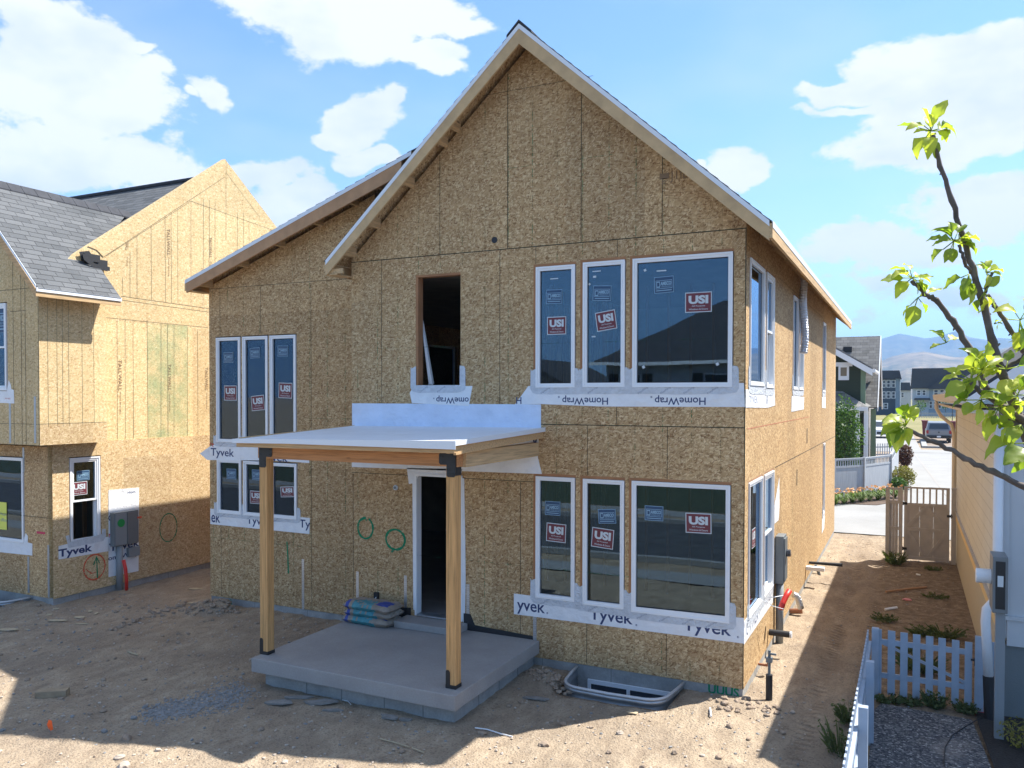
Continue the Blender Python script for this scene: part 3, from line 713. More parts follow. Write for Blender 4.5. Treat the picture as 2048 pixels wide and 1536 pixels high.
b = MB(); b.box(-12.3, -9.0, 18.6, 18.7, .51, 3.0); b.box(-6.9, -2.3, 19.4, 19.5, .51, 3.0); b.box(-6.6, -2.3, 18.0, 18.1, 3.31, 6.1); b.build('partition', INTW, house)
b = MB(); 
for x in (-7.02,): b.bar((-7.17, 11.52, 4.3), (-7.02, 11.42, 4.3), .01, .02); 
b.hexa([(-7.15, 11.5, 4.31), (-7.08, 11.5, 4.31), (-7.08, 11.56, 4.31), (-7.15, 11.56, 4.31)], [(-7.26, 11.44, 5.35), (-7.245, 11.44, 5.35), (-7.245, 11.49, 5.35), (-7.26, 11.49, 5.35)]); b.build('leaning_trim', VINYL, house)
window(house, frame((XL, 0), (0, 1), (-1, 0)), 20.0, 21.6, 4.1, 5.6, [('red', 20.5, 4.6, .4, .3, 0)])
# ---- windows, front
def stk(lst, Y): return [(k, *onY(px, py, Y), w_, h_, R(r_)) for k, px, py, w_, h_, r_ in lst]
SF = [[('blue', 1107, 593, .26, .21, -1), ('red', 1112, 651, .31, .27, 0)], [('blue', 1203, 586, .28, .22, -3), ('red', 1211, 641, .31, .28, 8)], [('blue', 1327, 569, .28, .23, 2), ('red', 1396, 604, .37, .28, 0)]]
for q, s_ in zip(UPW, SF):
    f = window(house, FT, *q, stk(s_, D))
SF = [[('blue', 1104, 1017, .25, .21, 0), ('red', 1111, 1066, .32, .28, -2)], [('blue', 1213, 1033, .27, .21, 4), ('red', 1204, 1077, .34, .29, -4)], [('blue', 1307, 1027, .27, .21, 0), ('red', 1396, 1047, .36, .28, 1)]]
for q, s_ in zip(LOW, SF): window(house, FT, *q, stk(s_, D))
SF = [[('blue', 455, 715, .25, .2, 0), ('red', 459, 786, .33, .29, 0)], [('blue', 508, 706, .25, .2, 2), ('red', 514, 806, .33, .29, 5)], [('blue', 564, 702, .25, .2, -1), ('red', 569, 781, .33, .29, -2)]]
for q, s_ in zip(LW, SF): window(house, LT, *q, stk(s_, D2))
SF = [[('blue', 461, 948, .25, .2, 0)], [('blue', 512, 950, .25, .2, 0), ('red', 510, 995, .3, .25, 0)], [('red', 573, 984, .33, .2, 4)]]
for q, s_ in zip(LV, SF): window(house, LT, *q, stk(s_, D2))
for i, q in enumerate(SU): window(house, ST, *q, [], 'hung' if i in (1, 3) else 'fixed')
for i, q in enumerate(SLW): window(house, ST, *q, [('red', 12.15, 2.05, .3, .28, 0)] if i == 0 else [], 'hung' if i == 1 else 'fixed')
# small tabs left on the panes
b = MB(FT)
for px, py, w_, h_ in ((1107, 557, .13, .016), (1192, 542, .13, .016), (1188, 553, .05, .03), (1322, 541, .14, .018), (1186, 673, .06, .02), (1289, 540, .035, .035), (1286, 734, .04, .04), (1434, 728, .04, .04), (1178, 568, .03, .03)):
    a, z = onY(px, py, D); b.rect(a-w_/2, a+w_/2, z-h_/2, z+h_/2, -.025, 0, .5 if w_ == h_ else 0)
b.build('pane_tabs', SWHITE, house)
# ---- house wrap strips and flashing
def poly_px(b, pts, Y, n, mi=0, th=.0025):
    P = [onY(px, py, Y) for px, py in pts]; b.prism(P, n-th, n, mi)
def wrap(T, Y, pts, texts, name='house_wrap'):
    b = MB(T); poly_px(b, pts, Y, .0055)
    for s_, px, py, wd, ht, rot, mi in texts:
        a, z = onY(px, py, Y); b.text(s_, a, z, wd, ht, .0068, mi, .014 if mi == 1 else 0, rot=rot)
    return b.build(name, [WRAP, INK, INKR, INKG], house)
PI = math.pi
wrap(FT, D, [(1028, 1187), (1060, 1191), (1488, 1236), (1488, 1287), (1028, 1228)], [('yvek', 1062, 1215, .47, .24, 0, 1), ('Tyvek', 1222, 1235, .66, .24, 0, 1), ('Tyvek', 1414, 1257, .66, .24, 0, 1), ('®', 1095, 1226, .03, .03, 0, 1), ('®', 1273, 1250, .03, .03, 0, 1), ('®', 1476, 1274, .03, .03, 0, 1)])
b = MB(ST); b.prism([(D, 1.05), (13.95, 1.10), (13.9, .72), (D, .735)], .003, .0055); b.text('TYVEK', 12.05, .90, .75, .20, .0068, 1, .0); b.text('C', 11.5, .9, .12, .2, .0068, 1); b.text('TYVEK', 13.4, .92, .6, .18, .0068, 1)
b.build('house_wrap', [WRAP, INK], house)
wrap(FT, D, [(1030, 809), (1057, 772), (1488, 766), (1490, 814), (1200, 813), (1080, 808)], [('HomeWrap', 1170, 800, .72, .135, PI, 1), ('HomeWrap', 1360, 800, .72, .135, PI, 1), ('H', 1038, 801, .09, .105, PI, 1), ('®', 1118, 794, .03, .03, PI, 1), ('®', 1303, 794, .03, .03, PI, 1)])
b = MB(ST); b.prism([(D, 4.2), (13.9, 4.2), (13.95, 3.96), (13.2, 3.93), (D, 3.955)], .003, .0055); b.text('TYVEK', 11.9, 4.06, .7, .1, .0068, 1); b.text('8', 13.1, 4.05, .15, .12, .0068, 1); b.build('house_wrap', [WRAP, INKG], house)
wrap(FT, D, [(820, 786), (826, 774), (945, 772), (938, 812), (824, 806)], [('omeWrap', 905, 799, .60, .13, PI, 1), ('®', 868, 797, .025, .025, PI, 1)])
wrap(LT, D2, [(432, 888), (595, 872), (617, 893), (619, 926), (548, 921), (415, 920), (400, 907), (420, 893)], [('Tyvek', 445, 907, .62, .20, -.01, 1), ('vek', 560, 915, .4, .16, -.01, 1), ('rt', 424, 889, .12, .07, -.3, 2)])
wrap(LT, D2, [(421, 1017), (620, 1036), (619, 1068), (421, 1048)], [('ek', 432, 1034, .24, .22, 0, 1), ('Tyvek', 518, 1044, .62, .2, 0, 1), ('Ty', 610, 1050, .26, .2, 0, 1)])
# header wrap under the porch roof
wrap(FT, D, [(704, 925), (1072, 880), (1078, 862), (1076, 915), (1084, 948), (704, 934)], [('y', 1070, 888, .1, .2, 0, 1)])
wrap(FT, D, [(814, 936), (925, 938), (922, 950), (930, 968), (921, 962), (921, 953), (838, 951), (830, 966), (818, 968)], [])
b = MB(FT); b.box(-8.54, -5.02, .0005, .0028, 3.60, 3.98); b.build('roof_flashing', FLASH, house)
def tape(T, wins, z_up=.26, lowb=.10, texts=True, name='flashing_tape', w_=.085, n=.0095):
    b = MB(T)
    for i, (a0, a1, z0, z1) in enumerate(wins):
        nl = wins[i-1][1] if i else None; nr = wins[i+1][0] if i < len(wins)-1 else None
        l = a0-w_ if nl is None or a0-nl > 2*w_ else (a0+nl)/2; r_ = a1+w_ if nr is None or nr-a1 > 2*w_ else (a1+nr)/2
        pts = [(l, z0+z_up+.02), (l+.02, z0+z_up-.01), (l+.03, z0+z_up), (a0+.01, z0+z_up+.03), (a0+.01, z0+.02), (a1-.01, z0+.02), (a1-.01, z0+z_up+.03), (r_-.02, z0+z_up+.02), (r_, z0+z_up-.02)]
        if nr is None: pts += [(r_+.005, z0-.02), (r_-.03, z0-lowb*.75)]
        else: pts += [(r_, z0-lowb)]
        k = 7
        for j in range(1, k): q = j/k; pts.append((r_*(1-q)+l*q-.02*(j == 0), z0-lowb+random.uniform(-.006, .006)))
        if nl is None: pts += [(l+.035, z0-lowb*.8), (l-.005, z0-.02)]
        else: pts += [(l, z0-lowb)]
        b.prism(pts, n-.003, n, 0)
        if texts:
            for j in range(max(1, int((a1-a0)/.33))):
                aa = a0+.16+j*.33
                b.text('Flashing', aa, z0-lowb*.45, .17, .035, n+.0012, 1, rot=.6)
    return b.build(name, [TAPE, INKG, INK], house)
tape(FT, UPW); tape(FT, LOW); tape(FT, [(OP[0], OP[1], OP[2], OP[3])], .30, .10, w_=.09, n=.0105); tape(LT, LW, .12, .09); tape(LT, LV, .2, .07)
tape(ST, SU[:2], .25, .12, False); tape(ST, SU[2:4], .25, .12, False); tape(ST, SU[4:], .25, .12, False); tape(ST, SLW[:2], .2, .12, False); tape(ST, SLW[2:], .2, .1, False)
b = MB(ST); b.prism([(16.05, 4.12), (18.05, 4.10), (17.95, 3.84), (16.0, 3.82)], .003, .0055); b.prism([(21.9, 4.1), (22.9, 4.1), (22.85, 3.8), (21.9, 3.83)], .003, .0055); b.prism([(22.2, .98), (22.9, .98), (22.8, .66), (22.15, .60)], .003, .0055)
b.prism([(13.98, 2.3), (14.5, 2.72), (14.55, 2.2), (14.45, 2.0), (13.98, 2.0)], .003, .0055); b.build_each('house_wrap', WRAP, house)
# ---- spray circles and arrow, vent hole, stamps
def circ(b, px, py, rx, ry, Y, w_, mi=0, n=.0035, a0=0., a1=2*PI):
    c = onY(px, py, Y); q = onY(px+rx, py, Y)[0]-c[0]; r_ = c[1]-onY(px, py+ry, Y)[1]; N = 40
    b.strip([(c[0]+q*math.cos(a0+(a1-a0)*i/N), c[1]+r_*math.sin(a0+(a1-a0)*i/N)) for i in range(N+(a1-a0 < 6.2))], w_, n, mi, closed=(a1-a0 > 6.2))
b = MB(FT); circ(b, 731, 1056, 15, 21, D, .036, a0=1.5, a1=1.5+5.9); b.strip([onY(720, 1041, D), onY(731, 1036, D), onY(733, 1042, D)], .03, .0036); circ(b, 791, 1079, 19, 20, D, .038)
b.strip([onY(783, 1104, D), onY(790, 1098, D)], .03, .0036, 0)
b.build('spray_mark', SPRAY, house)['label'] = 'green sprayed circles left of the door'
b = MB(LT); b.strip([onY(574, 1083, D2), onY(576, 1115, D2), onY(577, 1147, D2)], .028, .0035); 
b.build('spray_mark', SPRAY, house)['label'] = 'green sprayed arrow pointing up'
b = MB(FT); a, z = onY(989, 480, D); b.tube([(a, -.02, z), (a, .004, z)], .05, 24, 0); b.build('vent_hole', BLACKP, house)
b = MB(FT); a, z = onY(792, 975, D); b.tube([(a, 0, z), (a, .03, z)], [.045, .04], 20, 0); b.tube([(a, .03, z), (a, .045, z)], .022, 12, 1); b.build('light_box_cap', [SWHITE, GREYP], house)
b = MB(FT); a, z = onY(755, 1191, D); b.box(a-.045, a+.035, 0, .05, z-.05, z+.06, 0); b.tube([(a+.01, .04, z-.01), (a-.01, .09, z-.06), (a-.02, .06, z-.2), (a-.02, .03, z-.32)], .008, 6, 1); b.build('cable_outlet', [BLACKP, SWHITE], house)
b = MB(FT); a, z = onY(1357, 352, D); b.rect(a-.27, a-.13, z-.02, z+.06, .003, 0); b.text('E', a-.2, z-.05, .07, .08, .003, 0); b.text('J1IE 9', a+.07, z, .38, .16, .003, 0); b.build('panel_stamp', BROWNINK, house)
# ---- metal straps
def strap(T, a, z0, z1, w_=.055):
    b = MB(T); b.box(a-w_/2, a+w_/2, .002, .0045, z0, z1); z = z0+.04
    while z < z1: 
        for s_ in (-.012, .012): b.rect(a+s_-.003, a+s_+.003, z, z+.006, .0052, 1)
        z += .035
    return b.build('hold_down_strap', [STRAPM, BLACKP], house)
for (px, p0, p1) in ((606, 1118, 1208),): a, z = onY(px, p0, D2); strap(LT, a, .10, z)
for px, p0, zb in ((715, 1143, .42), (811, 1151, .55), (936, 1168, .48)): a, z = onY(px, p0, D); strap(FT, a, zb, z)
strap(FT, -5.115, .16, .75)
# membrane by the patio
b = MB(FT); poly_px(b, [(788, 1214), (822, 1215), (822, 1248), (788, 1240)], D, .012, th=.01); poly_px(b, [(928, 1226), (941, 1228), (950, 1250), (1066, 1272), (1066, 1286), (928, 1262)], D, .014, th=.012); b.build_each('waterproof_membrane', BLACKP, house)
# ---- door
b = MB(FT); d0, d1, dz0, dz1 = DOOR; b.box(d0, d0+.035, -.13, .022, dz0+.01, dz1-.01); b.box(d1-.035, d1, -.13, .022, dz0+.01, dz1-.01); b.box(d0+.035, d1-.035, -.13, .022, dz1-.05, dz1-.01)
dr = b.build('door_frame', VINYL, house)
b = MB(FT); b.box(d0+.055, d1-.055, -.13, .05, dz0+.012, dz0+.04); b.build('threshold', GALV, dr)
b = MB(FT); b.prism([(d1+.0, .55), (d1+.045, .42), (d1+.06, 1.2), (d1+.05, 1.9), (d1+.03, 2.8), (d1, 2.8)], .005, .012); b.prism([(d0-.035, .6), (d0-.0, .58), (d0, 2.8), (d0-.05, 2.8)], .004, .010); b.build('door_wrap_flap', WRAP, house)
# ---- roofs
YF = 10.90; YR = 26.5
ro = MB(); XE = -1.64; XW = -8.76
for xa, xb in ((RX, XE), (XW, RX)): ro.add([(x, y, zr(x)+dz) for y in (YF+.002, YR) for x, dz in ((xa, -.03), (xb, -.03), (xb, 0), (xa, 0))], [(0, 1, 2, 3), (7, 6, 5, 4), (0, 4, 5, 1), (1, 5, 6, 2), (2, 6, 7, 3), (3, 7, 4, 0)])
ro.build('roof_deck', OSB, house)
sh = MB()
for xa, xb in ((RX, XE+.03), (XW-.03, RX)):
    N = 26
    for i in range(N):
        p, q = xa+(xb-xa)*i/N, xa+(xb-xa)*(i+1)/N
        lo, hi = (p, q) if zr(p) > zr(q) else (q, p)   # lo = upper edge
        sh.add([(x, y, z) for y in (YF-.035, YR+.03) for x, z in ((lo, zr(lo)+.004), (hi, zr(hi)+.004), (hi, zr(hi)+.026), (lo, zr(lo)+.012))], [(0, 1, 2, 3), (7, 6, 5, 4), (0, 4, 5, 1), (1, 5, 6, 2), (2, 6, 7, 3), (3, 7, 4, 0)])
sh.build('shingle_roof', SHY, house)
b = MB()
for i in range(54): y = YF-.05+i*.29; b.prism([(RX-.17, RZ-.11), (RX, RZ+.045), (RX+.17, RZ-.11), (RX+.17, RZ-.085), (RX, RZ+.075), (RX-.17, RZ-.085)], -(y), -(y+.275)) if False else None
b = MB(lambda a, n, z: (a, n, z))
for i in range(54): y = YF-.05+i*.29; b.prism([(RX-.2, zr(RX-.2)+.02), (RX, RZ+.025), (RX+.2, zr(RX+.2)+.02), (RX+.2, zr(RX+.2)+.05), (RX, RZ+.06), (RX-.2, zr(RX-.2)+.05)], y, y+.28)
b.build('ridge_cap', SHD, house)
# rake boards, drip edge, lookouts
b = MB(); b.prism([(RX, RZ-.032), (XE+.0, zr(XE)-.032), (XE+.0, zr(XE)-.255), (RX, RZ-.29)], YF-.038, YF); b.build_each('rake_board', RAKE, house)
b = MB(); b.prism([(RX-.001, RZ-.032), (XW, zr(XW)-.032), (XW, zr(XW)-.255), (RX-.001, RZ-.29)], YF-.038, YF); b.build_each('rake_board', RAKE, house)
b = MB()
for s_, xe in ((1, XE), (-1, XW)): b.prism([(RX, RZ+.003), (xe, zr(xe)+.003), (xe, zr(xe)-.072), (RX, RZ-.072)], YF-.046, YF-.040)
b.box(XE+.041, XE+.046, YF-.04, YR, zr(XE)-.09, zr(XE)-.005); b.build('drip_edge', WDRIP, house)
b = MB(); b.box(XE, XE+.04, YF-.038, YR, zr(XE)-.22, zr(XE)-.035); b.build_each('fascia_board', LY, house)
b = MB(); b.box(XW-.04, XW, YF-.038, D2-.3, zr(XW)-.22, zr(XW)-.035); b.box(XW+.001, XM+.1, YF+.01, YF+.05, zr(XW)-.22, zr(XW)-.14); b.box(XW, XM, YF-.0, D, zr(XW)-.24, zr(XW)-.222); b.build_each('fascia_board', LY, house)
b = MB()
for px, py in ((920, 165), (895, 250), (828, 340), (760, 420), (712, 485)):
    x, _ = onY(px, py, D)
    z = zr(x)-.06
    b.add([(x+dx, y, zr(x+dx)-.034-dz) for y in (YF+.001, D-.001) for dx, dz in ((-.03, 0), (.015, 0), (.015, .13), (-.03, .13))], [(0, 1, 2, 3), (7, 6, 5, 4), (0, 4, 5, 1), (1, 5, 6, 2), (2, 6, 7, 3), (3, 7, 4, 0)])
for x in (-4.4, -3.4, -2.5): b.add([(x+dx, y, zr(x+dx)-.034-dz) for y in (YF+.001, D-.001) for dx, dz in ((-.03, 0), (.015, 0), (.015, .13), (-.03, .13))], [(0, 1, 2, 3), (7, 6, 5, 4), (0, 4, 5, 1), (1, 5, 6, 2), (2, 6, 7, 3), (3, 7, 4, 0)])
for y in [12.4+1.22*i for i in range(12)]: b.bar((XR+.02, y, zr(XR)-.18), (XE-.001, y, zr(XE)-.14), .04, .1)
b.build_each('roof_lookout', LY, house)
# left roof
YL = 11.56; xe = -12.70; xr_ = -6.3
b = MB(); b.add([(x, y, zl(x)+dz) for y in (YL+.002, YR) for x, dz in ((xe, -.03), (xr_, -.03), (xr_, 0), (xe, 0))], [(0, 1, 2, 3), (7, 6, 5, 4), (0, 4, 5, 1), (1, 5, 6, 2), (2, 6, 7, 3), (3, 7, 4, 0)]); b.build('roof_deck', OSB, house)
b = MB()
N = 30
for i in range(N):
    p, q = xr_+(xe-.03-xr_)*i/N, xr_+(xe-.03-xr_)*(i+1)/N
    b.add([(x, y, z) for y in (YL-.03, YR+.03) for x, z in ((p, zl(p)+.004), (q, zl(q)+.004), (q, zl(q)+.028), (p, zl(p)+.014))], [(0, 1, 2, 3), (7, 6, 5, 4), (0, 4, 5, 1), (1, 5, 6, 2), (2, 6, 7, 3), (3, 7, 4, 0)])
b.build('shingle_roof', SHY, house)
b = MB(); b.prism([(xe, zl(xe)-.032), (-7.7, zl(-7.7)-.032), (-7.7, zl(-7.7)-.29), (xe, zl(xe)-.24)], YL-.038, YL); b.build_each('rake_board', RAKEP, house)
b = MB(); b.prism([(xe-.03, zl(xe)+.003), (-7.5, zl(-7.5)+.003), (-7.5, zl(-7.5)-.065), (xe-.03, zl(xe)-.065)], YL-.046, YL-.040); b.build('drip_edge', WDRIP, house)
b = MB(); b.box(xe-.04, xe, YL-.038, YR, zl(xe)-.2, zl(xe)-.035); b.box(xe, XL, YL, D2, zl(xe)-.22, zl(xe)-.2); b.build_each('fascia_board', LY, house)
b = MB()
for x in (-12.45, -11.5, -10.6, -9.7, -8.9, -8.3): b.add([(x+dx, y, zl(x+dx)-.034-dz) for y in (YL+.001, D2-.001) for dx, dz in ((-.02, 0), (.02, 0), (.02, .16), (-.02, .16))], [(0, 1, 2, 3), (7, 6, 5, 4), (0, 4, 5, 1), (1, 5, 6, 2), (2, 6, 7, 3), (3, 7, 4, 0)])
b.build_each('roof_lookout', LY, house)
# ---- patio and porch
b = MB(); b.box(-8.36, -5.03, 8.70, D-.015, .19, .39); b.build('patio_slab', CONC, house, bevel=.012)
b = MB(); b.box(-8.24, -5.13, 8.86, D-.02, -.4, .189)
for x in (-7.5, -6.9, -6.2, -5.6): b.box(x, x+.012, 8.855, 8.87, -.4, .18, 1)
for y in (9.5, 10.1, 10.7): b.box(-5.135, -5.125, y, y+.012, -.4, .18, 1)
b.build('patio_footing', [FOUND, mat('block_joint', (.2, .2, .195), .9)], house)
b = MB(); b.box(-7.42, -6.28, D-.42, D-.016, .391, .50); b.build('patio_step', CONC, house, bevel=.012)
def post(x, y):
    b = MB(); b.box(x-.07, x+.07, y-.07, y+.07, .40, 3.40); p = b.build('porch_post', LZ, house, bevel=.006)
    b = MB(); b.box(x-.075, x+.075, y-.075, y+.075, .392, .44)
    b.prism([(x-.072, .44), (x-.01, .44), (x-.01, .60), (x-.03, .625), (x-.06, .625), (x-.072, .60)], y-.0755, y-.0705); b.build('post_base', BLACK, p)
    return p
pl = post(-8.30, 8.96); pr = post(-5.20, 8.96)
b = MB(); b.box(-8.40, -5.10, 8.895, 9.025, 3.21, 3.40); b.build('porch_beam', LXP, house, bevel=.005)
b = MB(); b.box(-5.17, -5.055, 9.03, D-.001, 3.20, 3.40); b.box(-8.36, -8.245, 9.03, D-.001, 3.20, 3.40); b.build_each('side_beam', LY, house)
for p, x, s_ in ((pl, -8.37, 1), (pr, -5.13, -1)):
    b = MB(); y0 = 8.883; X = x
    P = [(0, 3.37), (0, 3.10), (.02, 3.08), (.11, 3.08), (.13, 3.10), (.13, 3.235), (.22, 3.235), (.24, 3.255), (.24, 3.36), (.23, 3.38), (.01, 3.38)]
    b.prism([(X+s_*u, z) for u, z in P], y0, y0+.006)
    for u, z in ((.03, 3.34), (.2, 3.34), (.2, 3.27), (.03, 3.27), (.1, 3.12), (.04, 3.12), (.1, 3.18)): b.tube([(X+s_*u, y0-.008, z), (X+s_*u, y0, z)], .008, 8)
    if s_ < 0: b.box(-5.128, -5.122, 8.889, 9.02, 3.10, 3.38)
    b.build('corner_bracket', BLACK, p)
ZF, ZB = 3.50, 3.60
b = MB(); b.hexa([(-8.52, 8.60, ZF-.115), (-4.98, 8.60, ZF-.095), (-4.98, 8.64, ZF-.095), (-8.52, 8.64, ZF-.115)], [(-8.52, 8.60, ZF-.03), (-4.98, 8.60, ZF+.025), (-4.98, 8.64, ZF+.025), (-8.52, 8.64, ZF-.03)]); 
b.bar((-5.0, 8.641, ZF-.045), (-5.0, D-.001, ZB-.055), .038, .15); b.bar((-8.5, 8.641, ZF-.045), (-8.5, D-.001, ZB-.055), .038, .12)
b.build_each('porch_fascia', LX, house, bevel=.003)
b = MB()
for x in [-8.3+.4*i for i in range(9)]: b.bar((x, 8.645, ZF-.06), (x, D-.002, ZB-.06), .038, .09)
b.build_each('porch_rafter', LY, house)
b = MB(); b.hexa([(-8.55, 8.57, ZF-.035), (-4.95, 8.57, ZF+.022), (-4.95, D-.001, ZB+.0), (-8.55, D-.001, ZB-.03)], [(-8.55, 8.57, ZF-.002), (-4.95, 8.57, ZF+.055), (-4.95, D-.001, ZB+.03), (-8.55, D-.001, ZB+.0)])
po = b.build('porch_roof', UNDER, house)
b = MB(); b.quad((-8.54, 9.6, ZF+.043), (-4.96, 9.6, ZF+.075), (-4.96, 9.608, ZF+.075), (-8.54, 9.608, ZF+.043)); b.quad((-8.54, 10.5, ZF+.073), (-4.96, 10.5, ZF+.082), (-4.96, 10.506, ZF+.082), (-8.54, 10.506, ZF+.073)); b.build('underlay_lap', mat('lap_line', (.5, .53, .58), .6), po)
b = MB(); b.box(-8.556, -4.944, 8.562, 8.568, ZF-.045, ZF+.0); b.hexa([(-4.948, 8.57, ZF+.0), (-4.942, 8.57, ZF+.0), (-4.942, D-.01, ZB-.03), (-4.948, D-.01, ZB-.03)], [(-4.948, 8.57, ZF+.06), (-4.942, 8.57, ZF+.06), (-4.942, D-.01, ZB+.035), (-4.948, D-.01, ZB+.035)])
b.hexa([(-8.556, 8.56, ZF-.06), (-4.944, 8.56, ZF-.0), (-4.944, 8.569, ZF-.0), (-8.556, 8.569, ZF-.06)], [(-8.556, 8.56, ZF+.0), (-4.944, 8.56, ZF+.06), (-4.944, 8.569, ZF+.06), (-8.556, 8.569, ZF+.0)])
b.build('metal_edge', WDRIP, po)

# ================================================================== LEFT HOUSE
lh = thing('neighbouring_house', (-15.05, 10.34, 0), 'unfinished pale yellow strand board house with grey shingle roof, beside the taller brown one', 'house')
XA = -15.05; YA = 10.34
def onA(px, py): return onX(px, py, XA)
AT = frame((XA, 0), (0, 1), (1, 0)); FA = frame((0, YA))
PK = (14.78, 5.72+.02)
def q_(px, py): a = onA(px, py); return a
pk = q_(450, 318); e1 = q_(175, 505); e2 = (19.6, 3.0)
wz = .12
def ta(a): return pk[1]-.735*(pk[0]-a) if a < pk[0] else pk[1]-.735*(a-pk[0])
WN = onA(137, 912); WN2 = onA(202, 1080)
wr = (WN[0]+.02, WN2[0]-.02, onA(202, 1082)[1]+.0, onA(202, 912)[1])
b = MB(AT); wall(b, YA, 19.8, wz, ta, [(wr[0]-.02, wr[1]+.02, wr[2], wr[3]+.02)], [pk[0]], n1=-.12, mi=0, mj=1)
zA1 = onA(213, 875)[1]; zA2 = onA(640//3*1, 1)[1]
# brown lower sheets
zs_ = onA(300, 878)[1]
b.rect(YA+.001, 19.8, wz, zs_, .0025, 2) if False else None
def seg_px(b, p, q, w_=.007, mi=3, n=.004):
    a = onA(*p); c = onA(*q); b.strip([a, c], w_, n, mi)
for p, q in (((121, 600), (121, 885)), ((139, 600), (139, 868)), ((157, 600), (158, 866)), ((189, 610), (190, 865)), ((234, 640), (235, 878)), ((250, 640), (251, 878)), ((266, 640), (267, 878)), ((294, 640), (296, 878)), ((322, 645), (322, 878)), ((335, 647), (336, 876)), ((348, 648), (348, 876)), ((375, 655), (375, 874)), ((395, 660), (396, 872)),
             ((245, 555), (245, 590)), ((260, 505), (260, 594)), ((274, 470), (274, 597)), ((302, 450), (303, 600)), ((330, 430), (331, 604)), ((342, 425), (343, 606)), ((355, 415), (356, 606)), ((382, 403), (382, 610)), ((407, 398), (406, 612)), ((419, 400), (418, 560)), ((430, 402), (430, 560)), ((452, 320), (452, 480)), ((475, 425), (475, 520)), ((487, 425), (487, 520)), ((498, 430), (498, 510)),
             ((212, 635), (416, 655)), ((242, 592), (418, 617)), ((243, 600), (418, 624)), ((212, 512), (382, 402)), ((382, 402), (545, 460)), ((452, 345), (520, 435))): seg_px(b, p, q)
for p, q in (((213, 883), (416, 874)), ((296, 878), (297, 1130)), ((377, 900), (378, 1110)), ((216, 905), (300, 903)), ((297, 909), (416, 900)), ((296, 1112), (416, 1095))): seg_px(b, p, q, .007, 4)
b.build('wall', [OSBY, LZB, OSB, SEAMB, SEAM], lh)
# lower brown sheathing panel (a separate layer of board)
b = MB(AT)
WH = [(wr[0]-.02, wr[1]+.02, wr[2], wr[3]+.02)]
wall(b, YA, 19.8, wz, zs_+.02, WH, n0=.012, n1=.0005, mi=0, mj=0)
b.T = FA
for z in (1.7,): hline(b, -17.2, XA, z, w_=.007, mi=1, n=.013)
b.build('wall', [OSBD, SEAM], lh)
# front walls (lower floor and the jettied upper floor)
FWL = (onY(-70, 915, YA)[0], onY(48, 915, YA)[0], onY(48, 1088, YA)[1], onY(48, 914, YA)[1])
b = MB(FA); wall(b, -19.2, XA-.121, wz, 3.1, [(FWL[0], FWL[1], FWL[2], FWL[3])], mi=0, mj=1); b.build('wall', [OSB, LZB], lh)
XU = -14.75; YU = 9.9; ZU = 3.16
UA = frame((XU, 0), (0, 1), (1, 0)); FU = frame((0, YU))
xeA = -14.40; zeA = onX(72, 572, -14.40)[1]; yeA = onX(72, 572, -14.40)[0]
s_A = 1.05; xrA = -16.56
def za(x): return zeA+s_A*((xeA-x) if x > xrA else (x-(2*xrA-xeA)))
b = MB(UA); wall(b, YU, 11.33, ZU+.0, za(XU)-.14, [], mi=0, mj=0, n1=-.1)
for p in (72, 92, 107, 120, 139, 157): pass
for f_ in (.12, .25, .33, .42, .62, .8): b.rect(YU+1.43*f_-.0035, YU+1.43*f_+.0035, 3.5, za(XU)-.15, .003, 2)
b.rect(YU+.001, 11.33, ZU+.001, ZU+.40, .003, 3); hline(b, YU, 11.33, ZU+.405, w_=.008, mi=4, n=.0045)
b.build('wall', [OSBY, LZB, SEAMB, OSBD, SEAM], lh)
b = MB(UA); b.box(YU+.1, 11.33, -.3-.0, -.101, ZU, ZU+.03); b.T = IDT; b.box(XU-.1, XA+.001, 11.25, 11.33, ZU, 5.9); b.box(-19.2, XU-.1, YU+.14, YA+.1, ZU, ZU+.03); b.build('jetty_floor', OSBD, lh)
UWN = (onY(-80, 600, YU)[0], onY(14, 600, YU)[0], onY(14, 783, YU)[1], onY(14, 604, YU)[1])
b = MB(FU); wall(b, -19.0, XU-.001, ZU, lambda a: za(a)-.14, [UWN], [xrA], mi=0, mj=1)
for px in (27, 43, 51, 77): a = onY(px, 700, YU)[0]; vline(b, a, ZU, za(a)-.2, .007, 2)
hline(b, -16, XU, onY(70, 575, YU)[1], w_=.008); hline(b, onY(20, 620, YU)[0], onY(52, 620, YU)[0], onY(40, 622, YU)[1], w_=.008); hline(b, -16.2, XU, ZU+.40, w_=.007)
b.build('wall', [OSBY, LZB, SEAM, NAIL], lh)
f = window(lh, FA, FWL[0]+.02, FWL[1]-.02, FWL[2]+.02, FWL[3]-.02)
b = MB(FA); a, z = onY(4, 1032, YA); b.rect(a-.12, a+.12, z-.28, z+.28, -.02, 0); b.text('Hope', a+.02, z+.03, .2, .07, -.018, 1); b.text('office', a+.02, z-.08, .2, .07, -.018, 1); b.build('yellow_notice', [SYEL, INKG], f)
window(lh, FU, UWN[0]+.02, UWN[1]-.02, UWN[2]+.02, UWN[3]-.02, [('blue', onY(3, 640, YU)[0]-.06, onY(3, 640, YU)[1], .3, .5, 0)], 'hung')
window(lh, AT, wr[0], wr[1], wr[2]+.02, wr[3], [('blue', *onA(168, 951), .28, .2, 0), ('red', *onA(160, 977), .36, .27, 0)], 'hung', open_low=True)
ORG['x'] = Vector()
def apoly(b, pts, n, mi=0, fn=onA): b.prism([fn(*p) for p in pts], n-.0025, n, mi)
